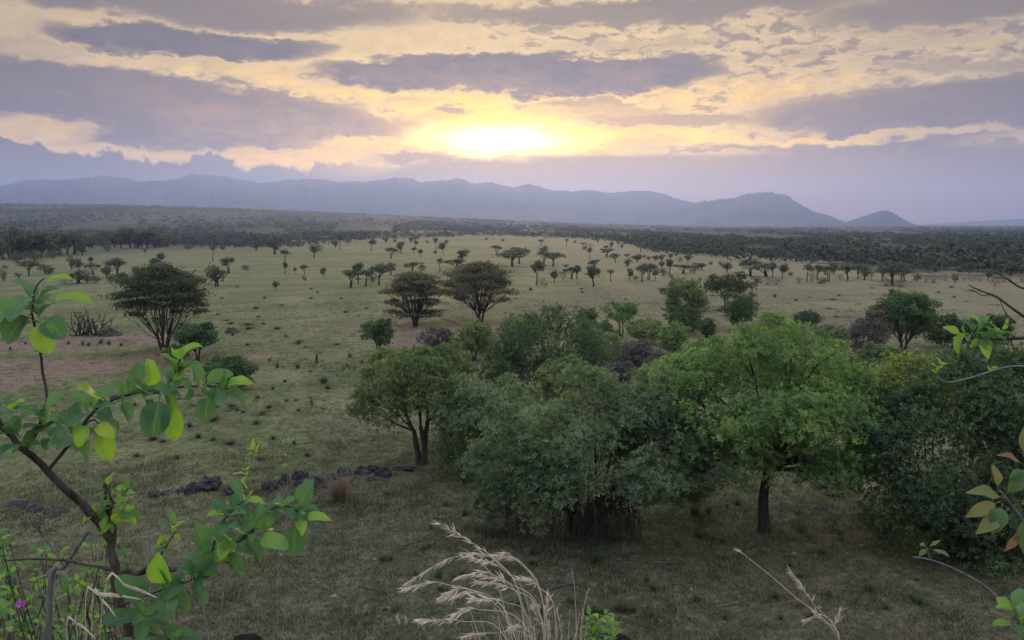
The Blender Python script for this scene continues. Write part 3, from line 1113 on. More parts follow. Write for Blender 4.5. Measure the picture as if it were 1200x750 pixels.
bush(1100, 436, 28, 60, 93, 'pale grey-green shrub on the dark rocky ground', L_BLUE, 900, .22)
bush(1062, 428, 18, 36, 94, 'small dull shrub under the domed dark green tree', L_OLIVE, 400, .24)
bush(660, 470, 56, 80, 111, 'olive bush right behind the top of the very large shrub', L_OLIVE, 1300, .24, lobes=10)
bush(775, 470, 56, 70, 112, 'pale grey-green bush between the very large shrub and the tall green tree crown', L_BLUE, 1300, .22, lobes=10)
bush(700, 405, 30, 56, 113, 'shadowed low bush at the foot of the light green fan-branched tree', L_DARK, 700, .26)
bush(832, 425, 34, 60, 114, 'light green bush top peeping over the crown of the tall green tree', L_MID, 900, .24)
bush(925, 420, 38, 70, 115, 'mid-green bush wedged behind the tall green tree crown', L_MID, 1100, .24)
bush(1000, 470, 60, 70, 116, 'shaded green shrub between the tall green tree and the dark thicket', L_DARK, 1500, .22, lobes=11)
bush(530, 452, 44, 70, 117, 'yellowish olive bush behind the crown of the forked olive tree', L_OLIVE, 1200, .24, lobes=10)
bush(1170, 500, 70, 90, 95, 'grey-green shrub with loose top standing behind the dark dense thicket', L_BLUE, 1800, .2, lobes=12)

# ------------------------------------------------------------------ trees scattered over the plain
ORD = ['first', 'second', 'third', 'fourth', 'fifth', 'sixth', 'seventh', 'eighth', 'ninth', 'tenth', 'eleventh', 'twelfth', 'thirteenth', 'fourteenth', 'fifteenth',
       'sixteenth', 'seventeenth', 'eighteenth', 'nineteenth', 'twentieth', 'twenty-first', 'twenty-second', 'twenty-third', 'twenty-fourth', 'twenty-fifth', 'twenty-sixth',
       'twenty-seventh', 'twenty-eighth', 'twenty-ninth', 'thirtieth', 'thirty-first', 'thirty-second', 'thirty-third', 'thirty-fourth', 'thirty-fifth', 'thirty-sixth',
       'thirty-seventh', 'thirty-eighth', 'thirty-ninth', 'fortieth', 'forty-first', 'forty-second', 'forty-third', 'forty-fourth', 'forty-fifth']
# kinds: U flat-topped, R round with trunk, P small crown on tall bare trunk, B bush, G grey thorn bush
KIND = {'U': ('acacia_tree', 'flat-topped', 'tree'), 'R': ('round_tree', 'round', 'tree'), 'P': ('tall_tree', 'thin-trunked', 'tree'), 'B': ('bush', 'dark', 'bush'), 'G': ('thorn_bush', 'grey thorny', 'bush')}
FARC = {
    'big': ('tree of the larger dark grove under the blue range', 'trees of the larger dark grove', [
        (4, 304, 28, 24, 'R'), (13, 303, 31, 26, 'R'), (25, 302, 36, 26, 'R'), (36, 301, 30, 24, 'R'), (48, 301, 33, 28, 'R'), (58, 300, 32, 24, 'R'), (69, 299, 30, 22, 'R'), (78, 298, 27, 20, 'R'),
        (87, 298, 24, 20, 'U'), (97, 299, 22, 16, 'R'), (20, 308, 16, 18, 'B'), (41, 306, 14, 18, 'B'), (62, 303, 12, 16, 'B'), (-8, 305, 30, 26, 'R')]),
    'small': ('tree of the smaller dark grove under the blue range', 'trees of the smaller dark grove', [
        (107, 289, 15, 16, 'R'), (119, 288, 16, 18, 'R'), (133, 290, 20, 17, 'R'), (142, 291, 20, 16, 'R'), (152, 291, 23, 18, 'R'), (162, 291, 24, 20, 'R'), (172, 291, 24, 19, 'R'), (183, 290, 24, 21, 'R'), (194, 289, 17, 15, 'R'), (205, 288, 12, 14, 'B')]),
    'sav': ('tree scattered in front of the two dark groves', 'trees in front of the dark groves', [
        (4, 329, 13, 9, 'B'), (6, 315, 5, 6, 'B'), (34, 323, 15, 17, 'U'), (53, 319, 11, 22, 'B'), (57, 322, 9, 10, 'B'), (84, 316, 15, 10, 'R'), (92, 318, 17, 12, 'R'), (106, 309, 9, 6, 'R'),
        (92, 332, 15, 20, 'R'), (109, 322, 12, 14, 'U'), (125, 326, 14, 12, 'R'), (138, 325, 24, 20, 'R'), (143, 333, 15, 17, 'R'), (131, 332, 11, 10, 'B'), (112, 332, 11, 12, 'B'), (103, 332, 9, 8, 'B'),
        (126, 295, 11, 9, 'B'), (161, 326, 15, 14, 'R'), (152, 333, 10, 10, 'G'), (22, 326, 8, 7, 'B'), (76, 333, 8, 14, 'G'), (43, 312, 6, 8, 'B')]),
    'open': ('tree on open grass behind the many-stemmed acacia', 'trees on the open grass', [
        (182, 315, 13, 12, 'R'), (188, 308, 12, 11, 'R'), (170, 296, 5, 4, 'B'), (222, 292, 6, 14, 'B'), (249, 306, 18, 9, 'P'), (254, 336, 25, 20, 'R'), (268, 320, 17, 13, 'U'), (288, 317, 7, 8, 'B'),
        (262, 293, 5, 6, 'B'), (300, 294, 14, 12, 'R'), (312, 290, 10, 9, 'U'), (322, 298, 17, 16, 'R'), (334, 307, 13, 8, 'U'), (334, 321, 13, 8, 'R'), (346, 321, 8, 5, 'R'), (323, 339, 9, 7, 'R'),
        (357, 322, 10, 8, 'U'), (357, 329, 6, 6, 'B'), (379, 324, 11, 10, 'R'), (369, 302, 14, 12, 'R'), (399, 293, 17, 7, 'P'), (340, 290, 5, 6, 'B'), (354, 289, 6, 6, 'B'), (393, 291, 10, 7, 'R'), (408, 285, 6, 10, 'B'), (417, 285, 8, 5, 'P')]),
    'row': ('tree in the short line just behind the twin acacias', 'trees in the short line', [
        (411, 337, 18, 22, 'U'), (419, 333, 24, 14, 'R'), (429, 335, 20, 15, 'U'), (444, 334, 22, 20, 'U'), (436, 331, 8, 8, 'B'), (458, 322, 14, 14, 'R'), (484, 318, 10, 16, 'U'), (515, 318, 16, 10, 'P'), (536, 316, 12, 24, 'U'), (495, 317, 8, 10, 'B')]),
    'sun': ('tree far out on pale grass below the sun', 'trees far out below the sun', [
        (435, 294, 13, 8, 'R'), (458, 303, 12, 14, 'U'), (470, 297, 14, 11, 'R'), (452, 285, 6, 5, 'R'), (481, 284, 6, 6, 'R'), (487, 284, 7, 7, 'U'), (487, 290, 8, 6, 'R'), (485, 297, 7, 7, 'R'), (493, 301, 9, 8, 'R'), (511, 297, 17, 6, 'P'), (510, 297, 4, 5, 'B'),
        (519, 298, 13, 9, 'R'), (523, 287, 7, 6, 'R'), (541, 307, 15, 17, 'R'), (582, 299, 11, 10, 'U'), (501, 285, 4, 5, 'B'), (463, 284, 4, 5, 'B'), (570, 282, 4, 4, 'B'), (589, 283, 4, 4, 'B')]),
    'mid': ('tree on brown grass past the twin acacias', 'trees on brown grass past the twin acacias', [
        (600, 312, 19, 26, 'U'), (608, 309, 17, 18, 'U'), (619, 298, 6, 6, 'B'), (634, 287, 6, 7, 'U'), (638, 299, 11, 10, 'R'), (637, 310, 14, 12, 'U'), (648, 312, 17, 22, 'U'), (629, 334, 27, 16, 'R'), (650, 333, 16, 9, 'R'), (660, 327, 12, 10, 'G'), (664, 289, 9, 5, 'P'),
        (663, 313, 4, 7, 'B'), (670, 327, 13, 14, 'U'), (676, 327, 18, 12, 'R'), (691, 305, 14, 7, 'P'), (697, 315, 11, 14, 'R'), (695, 336, 26, 18, 'R'), (711, 301, 9, 16, 'U'), (721, 308, 10, 11, 'U'), (716, 330, 13, 8, 'P'), (702, 325, 10, 6, 'R'), (685, 293, 5, 6, 'B'),
        (700, 284, 6, 5, 'B'), (684, 288, 4, 7, 'U'), (692, 290, 5, 9, 'G'), (716, 291, 8, 6, 'R'), (724, 291, 8, 4, 'P'), (710, 294, 6, 6, 'R'), (737, 329, 15, 11, 'R'), (735, 313, 10, 9, 'R'), (735, 301, 5, 7, 'B'), (751, 295, 8, 12, 'U'), (747, 307, 9, 13, 'R'), (752, 330, 18, 14, 'U'), (745, 328, 6, 6, 'B'),
        (635, 333, 8, 14, 'G'), (674, 285, 4, 4, 'B'), (729, 291, 6, 5, 'B')]),
    'band': ('tree of the scattered belt behind the tall olive round tree', 'trees of the scattered belt', [
        (760, 328, 18, 14, 'U'), (768, 329, 12, 7, 'R'), (785, 322, 18, 12, 'R'), (777, 323, 10, 12, 'B'), (801, 321, 11, 20, 'U'), (814, 320, 12, 12, 'B'), (822, 317, 10, 13, 'R'), (834, 330, 10, 9, 'R'), (852, 304, 7, 8, 'R'), (852, 319, 12, 12, 'R'), (806, 307, 9, 10, 'R'),
        (768, 306, 8, 8, 'R'), (776, 305, 8, 8, 'R'), (786, 304, 8, 7, 'R'), (792, 304, 7, 5, 'P'), (797, 307, 6, 6, 'B'), (760, 305, 6, 6, 'B'), (755, 303, 6, 4, 'B'), (862, 304, 7, 6, 'R'), (833, 311, 5, 5, 'B'), (776, 314, 9, 9, 'R'), (845, 311, 5, 6, 'B'), (827, 301, 5, 3, 'P')]),
    'tail': ('tree of the thin belt across the brown meadow', 'trees of the thin belt', [
        (880, 324, 19, 20, 'U'), (897, 325, 17, 22, 'U'), (905, 325, 17, 10, 'R'), (917, 326, 18, 10, 'R'), (926, 324, 6, 6, 'B'), (945, 331, 23, 10, 'P'), (957, 328, 17, 12, 'U'), (951, 330, 15, 12, 'G'), (971, 330, 17, 12, 'U'), (977, 322, 14, 11, 'R'), (993, 329, 18, 15, 'U'), (1005, 327, 17, 12, 'U'),
        (1013, 328, 17, 11, 'R'), (1021, 328, 18, 10, 'G'), (1024, 312, 8, 8, 'R'), (1034, 329, 16, 14, 'U'), (1045, 334, 24, 30, 'U'), (1058, 330, 16, 20, 'U'), (985, 328, 9, 10, 'G'), (936, 332, 10, 10, 'G'), (910, 333, 12, 18, 'G'), (899, 333, 9, 14, 'G'), (887, 331, 7, 14, 'B'), (963, 333, 9, 12, 'B'),
        (1038, 335, 12, 20, 'G'), (1055, 336, 12, 18, 'G'), (928, 305, 7, 3, 'P')]),
    'end': ('tree of the low scrubby belt beyond the domed tree', 'trees of the low scrubby belt', [
        (1075, 330, 10, 9, 'B'), (1066, 311, 7, 6, 'R'), (1099, 313, 4, 4, 'B'), (1094, 331, 11, 20, 'G'), (1108, 329, 9, 14, 'G'), (1119, 331, 12, 10, 'B'), (1122, 317, 4, 4, 'B'), (1136, 321, 13, 10, 'R'), (1146, 319, 11, 11, 'R'), (1158, 329, 10, 10, 'R'), (1166, 335, 14, 15, 'G'), (1185, 323, 15, 13, 'R'),
        (1176, 330, 12, 12, 'G'), (1139, 329, 8, 12, 'G'), (1198, 331, 12, 14, 'G'), (1196, 321, 12, 10, 'R'), (1128, 329, 9, 12, 'G'), (1148, 330, 8, 12, 'G'), (1085, 331, 8, 12, 'G'), (1172, 320, 9, 10, 'R'), (1208, 322, 14, 14, 'R')]),
}
NEARBY = {}


def far_protos():
    """a few shapes of each kind, 1 m tall and 1 m wide, shared by the copies"""
    P = {}
    for kind, cnt in (('U', 8), ('R', 9), ('P', 4), ('B', 6), ('G', 4)):
        P[kind] = []
        for i in range(cnt):
            p = Plant(300 + ord(kind) * 7 + i)
            rs = p.rs
            if kind == 'U':
                for j in range(9):
                    a = j * 2.4 + rs.uniform(-.3, .3)
                    r = .40 * math.sqrt((j + .5) / 9)
                    p.lobe(r * math.cos(a), r * math.sin(a), .86 - r * r * 1.0 + rs.uniform(-.04, .04), .20, .20, .15)
                p.lobes = [q for q in p.lobes if rs.rand() > .18]
                for j in range(2):
                    p.lobe(rs.uniform(-.4, .4), rs.uniform(-.4, .4), rs.uniform(.5, .75), .13, .13, .08)
                p.limbs(1 + i % 3, .35, .038, base_spread=.03, twigs=2, sides=4, seg=5)
                p.fill(650, .09, kind='leaf', clumps=10, spread=.34, aspect=.65, shell=(.2, 1))
            elif kind == 'R':
                p.dome(9, .86, .86, .14 + .08 * (i % 4), .97, .46, flat=.9)
                p.lobes = [(q[0] * rs.uniform(.7, 1.2), q[1] * rs.uniform(.7, 1.2), q[2], *(np.array(q[3:6]) * rs.uniform(.6, 1.25))) for q in p.lobes if rs.rand() > .15]
                p.limbs(1 + i % 2, .30, .04, base_spread=.03, twigs=2, sides=4, seg=5)
                p.fill(700, .092, kind='leaf', clumps=9, spread=.32, aspect=.6)
            elif kind == 'P':
                p.dome(6, .9, .9, .58, .98, .5)
                p.limbs(1, .55, .035, twigs=1, sides=4, seg=5)
                p.fill(260, .10, kind='leaf', clumps=8, spread=.34, aspect=.5)
            elif kind == 'B':
                p.dome(8, .9, .9, .0, .95, .46)
                p.limbs(3, .12, .035, base_spread=.06, twigs=1, sides=4, seg=5)
                p.fill(420, .095, kind='leaf', clumps=9, spread=.34, aspect=.6)
            else:
                p.dome(8, .9, .9, .0, .92, .46)
                p.limbs(5, .12, .03, base_spread=.1, twigs=4, sides=3, seg=5)
                p.fill(300, .08, kind='leaf', clumps=9, spread=.36, aspect=.4)
            lm = L_GREY if kind == 'G' else L_FAR
            wn, ln = ('trunk', 'crown') if kind in 'URP' else ('stems', 'foliage')
            P[kind].append((p.wood.mesh(wn, W_GREY if kind == 'G' else W_DARK, True), p.leaf.mesh(ln, lm), wn, ln))
    return P


def far_trees():
    P = far_protos()
    rs = RS(77)
    for key, (where, group, lst) in FARC.items():
        lst = sorted(lst, key=lambda q: q[0])
        vis = [q for q in lst if q[0] > -3]
        for q in lst:
            px, py, h, w, kind = q
            x, y, k = spot(px, py)
            nm, adj, cat = KIND[kind]
            wm, lm, wn, ln = P[kind][rs.randint(len(P[kind]))]
            sink = .30 * h / k if key in ('big', 'small') and kind == 'R' else .05
            e = empty(nm, (x, y, (0 if y > 260 else gz(x, y)) - sink), 0)
            W = w / k * (1.6 if key in ('big', 'small') else 1.42)
            e.scale = (W * rs.uniform(.85, 1.2), W * rs.uniform(.85, 1.2), h / k * rs.uniform(1.0, 1.2) + (sink if sink > .06 else 0))
            e.rotation_euler = (rs.normal() * .06, rs.normal() * .06, rs.uniform(0, 6.28))
            if cat == 'bush':
                wh = where.replace('tree of', 'bush of', 1).replace('tree ', 'bush ', 1)
            else:
                wh = where
            i = vis.index(q) if q in vis else -1
            if i >= 0:
                lab = f'{adj} {wh}, {ORD[i]} from left'
            else:
                lab = f'{adj} {wh}, cut by the frame'
            tag(e, lab, cat, group)
            for nme, me in ((wn, wm), (ln, lm)):
                o = bpy.data.objects.new(nme, me)
                COL.objects.link(o)
                o.parent = e


far_trees()

# ------------------------------------------------------------------ far bush country (one mass)
EDGE = [(-160, 300), (0, 298), (60, 292), (110, 287), (210, 287), (300, 290), (380, 286), (410, 280), (440, 276), (500, 273.5), (560, 274.5), (640, 278), (690, 280), (720, 282), (760, 292), (800, 297), (850, 300), (920, 303), (980, 305), (1060, 310), (1120, 312), (1200, 318), (1360, 324)]


def bushland():
    rs = RS(5)
    N = 17000
    px = rs.uniform(-160, 1360, N)
    e = np.interp(px, [q[0] for q in EDGE], [q[1] for q in EDGE])
    py = 265.2 + (e - 265.2) * rs.uniform(0, 1, N) ** .85
    # a broken front edge, drawn thicker
    k = 1100
    px[:k] = rs.uniform(-160, 1360, k)
    e = np.interp(px[:k], [q[0] for q in EDGE], [q[1] for q in EDGE])
    py[:k] = e + rs.normal(size=k) * (e - 266) * .10 - (e - 266) * .06
    # gaps: pale glades
    gl = np.array([mnoise.noise(Vector((a * .012, b * .12, 2.2))) for a, b in zip(px, py)])
    ok = (gl > -.05) | (np.arange(N) < k)
    px, py = px[ok], py[ok]
    C, Wd, Hh = [], [], []
    spots_ = [gnd(a, b) for a, b in zip(px, py)]
    M = 13000
    rr = np.exp(rs.uniform(math.log(620), math.log(4300), M))
    aa = rs.uniform(-.62, .62, M)
    for r, a in zip(rr, aa):
        if mnoise.noise(Vector((r * math.sin(a) * .006, r * .0022, 5))) > -.12 and r > 620 + 260 * max(0, 1 - abs(a + .02) / .2):
            spots_.append((r * math.sin(a), r * math.cos(a)))
    for x, y in spots_:
        C.append((x, y, float(far_rise(x, y))))
        h = rs.uniform(2.0, 4.4) * (1.5 if rs.rand() < .10 else 1)
        Hh.append(h)
        Wd.append(h * rs.uniform(1.2, 3.0))
    C, Wd, Hh = np.array(C), np.array(Wd), np.array(Hh)
    mb = MB()
    n = len(C)
    tint = rs.uniform(0, 1, n)
    for j in range(20):
        d = unit(rs.normal(size=(n, 3)) + np.array([0, 0, .4]))
        r = rs.uniform(.55, 1.0, n)[:, None]
        p = d * r * np.stack([Wd / 2, Wd / 2, Hh * .42], 1)
        p[:, 2] += Hh * .45
        add_leaves(mb, C + p, d * .8 + rs.normal(size=(n, 3)) * .5 + np.array([0, 0, .3]), Hh * .36, rs, .75, tint=np.clip(tint + rs.uniform(-.2, .2, n), 0, 1))
    o = mb.build('bushland', L_BUSH)
    tag(o, 'far belt of bush country spread below the mountains', 'bushland', kind='stuff')
    # dark low knoll of trees in the bush (centre right)


bushland()

# ------------------------------------------------------------------ grass on the plain and the hillside
def straw_mat():
    m, n, out = new_mat('grass_blades')
    tc = n.node('ShaderNodeTexCoord').outputs['Object']
    t = X(n, n.node('ShaderNodeAttribute', attribute_name='tint').outputs['Fac'])
    ns = n.noise(tc, .12, 4, .6)
    c = n.mix(n.ss(ns + (t - .5) * .8, .25, .75), (.058, .070, .030), (.215, .180, .105))
    p = principled(n, c, .8, .1)
    tr = n.node('ShaderNodeBsdfTranslucent')
    n.put(tr.inputs[0], c)
    ms = n.node('ShaderNodeMixShader')
    ms.inputs[0].default_value = .3
    n.put(ms.inputs[1], p.outputs[0])
    n.put(ms.inputs[2], tr.outputs[0])
    n.put(out.inputs[0], ms.outputs[0])
    return m


def grass():
    rs = RS(9)
    mb = MB()

    def blades(x, y, z, h, w, lean=.5):
        m = len(x)
        a = rs.uniform(0, 6.28, m)
        l = np.abs(rs.normal(size=m)) * lean * h
        b = np.stack([x, y, z - .01], 1)
        s = np.stack([np.cos(a + 1.57), np.sin(a + 1.57), np.zeros(m)], 1) * (w / 2)[:, None]
        tip = b + np.stack([np.cos(a) * l, np.sin(a) * l, h], 1)
        v = np.stack([b - s, b + s, tip], 1).reshape(-1, 3)
        mb.add(v, np.arange(m * 3).reshape(-1, 3), rs.uniform(0, 1, m))
    # tufts on the plain, thinner with distance
    M = 38000
    d = np.exp(rs.uniform(math.log(24), math.log(150), M))
    a = rs.uniform(-.66, .66, M)
    x, y = d * np.sin(a), d * np.cos(a)
    g = np.array([mnoise.noise(Vector((p * .16, q * .16, 0))) + .6 * mnoise.noise(Vector((p * .7, q * .7, 3))) for p, q in zip(x, y)])
    ok = g > -.25
    x, y, g, d = x[ok], y[ok], g[ok], d[ok]
    z0 = np.array([gz(p, q) for p, q in zip(x, y)])
    M2 = 30000
    d2 = rs.uniform(25, 52, M2)
    a2 = rs.uniform(-.66, .66, M2)
    x2, y2 = d2 * np.sin(a2), d2 * np.cos(a2)
    g2 = np.array([mnoise.noise(Vector((p_ * .5, q_ * .5, 7))) for p_, q_ in zip(x2, y2)])
    x, y, g, d = np.concatenate([x, x2]), np.concatenate([y, y2]), np.concatenate([g, g2]), np.concatenate([d, d2])
    z0 = np.array([gz(p, q) for p, q in zip(x, y)])
    nb = 9
    X_, Y_, Z_, D_, G_ = (np.repeat(q, nb) for q in (x, y, z0, d, g))
    sp = .10 + .0016 * D_
    X_, Y_ = X_ + rs.normal(size=len(X_)) * sp, Y_ + rs.normal(size=len(Y_)) * sp
    h = rs.uniform(.03, .11, len(X_)) * (1 + np.clip(G_, 0, 1) * 2.0) * (1 + D_ / 260)
    blades(X_, Y_, Z_, h, h * .12 + .008 + D_ * .00022, .7)
    # hillside grass below the viewer
    M = 9000
    x, y = rs.uniform(-26, 26, M), rs.uniform(1.6, 25, M)
    ok = (y > 3.0) | (np.abs(x) > 2.5)
    x, y = x[ok], y[ok]
    z0 = np.array([gz(p, q) for p, q in zip(x, y)])
    X_, Y_, Z_ = (np.repeat(q, 7) for q in (x, y, z0))
    X_, Y_ = X_ + rs.normal(size=len(X_)) * .06, Y_ + rs.normal(size=len(Y_)) * .06
    h = rs.uniform(.06, .22, len(X_))
    blades(X_, Y_, Z_, h, h * .05 + .004, .6)
    o = mb.build('grass', straw_mat())
    tag(o, 'short dry green and straw grass over the plain', 'grass', kind='stuff')


grass()

# ------------------------------------------------------------------ rocks, mounds, tussocks, low weeds
ROCK = flat_mat('basalt', (.018, .017, .018), (.070, .064, .064), 3.0, .85, .2)
EARTH = flat_mat('mound_earth', (.030, .026, .022), (.075, .062, .05), 1.5, .95, .05)


def rock_mesh(seed, flat):
    rs = RS(seed)
    bmv = []
    import bmesh
    bm = bmesh.new()
    bmesh.ops.create_icosphere(bm, subdivisions=4, radius=.5)
    pl = unit(rs.normal(size=(9, 3)))
    cut = rs.uniform(.28, .46, 9)
    for v in bm.verts:
        c = np.array(v.co)
        for q, k in zip(pl, cut):
            e = c.dot(q) - k
            if e > 0:
                c = c - q * e * .9
        nz = mnoise.noise(Vector(c * 3.1 + seed)) * .13 + mnoise.cell(Vector(c * 5.0 + seed)) * .07 + mnoise.noise(Vector(c * 11.0 + seed)) * .06 + mnoise.noise(Vector(c * 23.0 + seed)) * .03
        c = c * (1 + nz * 2.0)
        v.co = (c[0], c[1], c[2])
    me = bpy.data.meshes.new('rock')
    bm.to_mesh(me)
    bm.free()
    me.materials.append(ROCK)
    return me


def rocks():
    lst = [(180, 582, 16, 8), (196, 578, 18, 9), (212, 576, 16, 10), (228, 577, 22, 12), (245, 574, 30, 16), (268, 579, 22, 10), (284, 572, 14, 6), (317, 573, 22, 15), (333, 566, 16, 13),
           (352, 560, 20, 13), (350, 568, 12, 7), (372, 571, 24, 18), (360, 575, 14, 6), (388, 562, 18, 9), (404, 557, 26, 11), (422, 554, 26, 11), (440, 551, 24, 9), (450, 558, 18, 13), (466, 549, 20, 9), (480, 551, 24, 9),
           (435, 563, 12, 5), (541, 564, 9, 8), (20, 592, 28, 10), (38, 600, 22, 8), (60, 604, 24, 8),
           (965, 572, 26, 14), (985, 566, 30, 18), (1003, 574, 22, 12), (975, 580, 26, 9), (955, 566, 14, 8), (1062, 418, 22, 9), (1080, 426, 26, 8), (1108, 428, 30, 9), (1136, 424, 34, 9), (1160, 430, 30, 8), (1190, 432, 30, 8), (1022, 420, 24, 8)]
    desc = ['small flat', 'low angular', 'squat', 'blocky', 'broad jagged', 'flattish', 'thin slab-like', 'pointed', 'humped', 'sharp-edged', 'little', 'big rounded', 'half-buried', 'rough', 'wide low', 'cracked', 'flat', 'upright', 'smooth', 'long low', 'tiny', 'lone']
    P = [rock_mesh(40 + i, 0) for i in range(7)]
    rs = RS(4)
    main = sorted([q for q in lst if 170 < q[0] < 500])
    for i, (px, py, w, h) in enumerate(lst):
        x, y, k = spot(px, py)
        o = bpy.data.objects.new('rock', P[i % 7])
        COL.objects.link(o)
        hh = h / k * 1.1
        hh *= rs.uniform(.5, 1.15)
        o.location = (x, y, gz(x, y) + hh * rs.uniform(.02, .24))
        o.scale = (w / k * rs.uniform(.65, 1.1), w / k * rs.uniform(.6, 1.0), hh * 1.3)
        o.rotation_euler = (rs.uniform(-.2, .2), rs.uniform(-.2, .2), rs.uniform(0, 6.28))
        if (px, py, w, h) in main:
            j = main.index((px, py, w, h))
            tag(o, f'black rock in the broken row on bare ground, {ORD[j]} from its left end', 'rock', 'black rocks in a row')
        elif px == 541:
            tag(o, 'lone small black rock beside the pale green bushy shrub', 'rock')
        elif px < 100:
            tag(o, {20: 'wide low dark rock near the frame edge left of the rock row', 38: 'middle one of three low dark rocks behind the broad-leaved shrub stem', 60: 'low dark rock closest to the broad-leaved shrub stem, of three'}[px], 'rock', 'low dark rocks behind the broad-leaved shrub')
        elif 950 < px < 1010 and py > 500:
            j = sorted(q[0] for q in lst if 950 < q[0] < 1010 and q[1] > 500).index(px)
            tag(o, f'dark rock between tall green tree and dark thicket, {ORD[j]} from the trunk side', 'rock', 'dark rocks behind the tall green tree')
        else:
            j = sorted(q[0] for q in lst if q[0] > 1015 and q[1] < 450).index(px)
            tag(o, f'flat dark rock on rocky ground before the hedge, {ORD[j]} from left', 'rock', 'flat dark rocks before the hedge')


rocks()


def clump_mesh(name, seed, nbl, mat, spread=.5, lean=.45, w=.035):
    """tussock 1 m tall: arching blades from one root"""
    rs = RS(seed)
    mb = MB()
    a = rs.uniform(0, 6.28, nbl)
    r0 = rs.uniform(0, .14, nbl)
    L = rs.uniform(.5, 1.05, nbl)
    le = np.abs(rs.normal(size=nbl)) * lean + .12
    dirs = np.stack([np.cos(a), np.sin(a)], 1)
    for s in range(3):
        def at(t):
            h = L * (t - .25 * le * t * t)
            o = r0 + le * L * t ** 1.6 * spread * 1.6
            return np.stack([dirs[:, 0] * o, dirs[:, 1] * o, h], 1)
        t0, t1 = s / 3, (s + 1) / 3
        sd = np.stack([-dirs[:, 1], dirs[:, 0], np.zeros(nbl)], 1) * w / 2
        p0, p1 = at(t0), at(t1)
        k0, k1 = 1 - t0 * .9, 1 - t1 * .9
        v = np.stack([p0 - sd * k0, p0 + sd * k0, p1 + sd * k1, p1 - sd * k1], 1).reshape(-1, 3)
        mb.add(v, np.arange(nbl * 4).reshape(-1, 4), rs.uniform(0, 1, nbl))
    return mb.mesh(name, mat)


STRAWM = flat_mat('dry_straw', (.15, .115, .07), (.30, .235, .15), 3.0, .8, .1, trans=.3)
REDSTRAW = flat_mat('reddish_straw', (.16, .10, .075), (.27, .185, .14), 3.0, .8, .1, trans=.3)
TUFTM = flat_mat('dark_tuft', (.050, .058, .030), (.105, .105, .058), 3.0, .85, .1, trans=.2)
GREENT = flat_mat('green_tuft', (.045, .070, .028), (.10, .125, .05), 3.0, .85, .1, trans=.3)


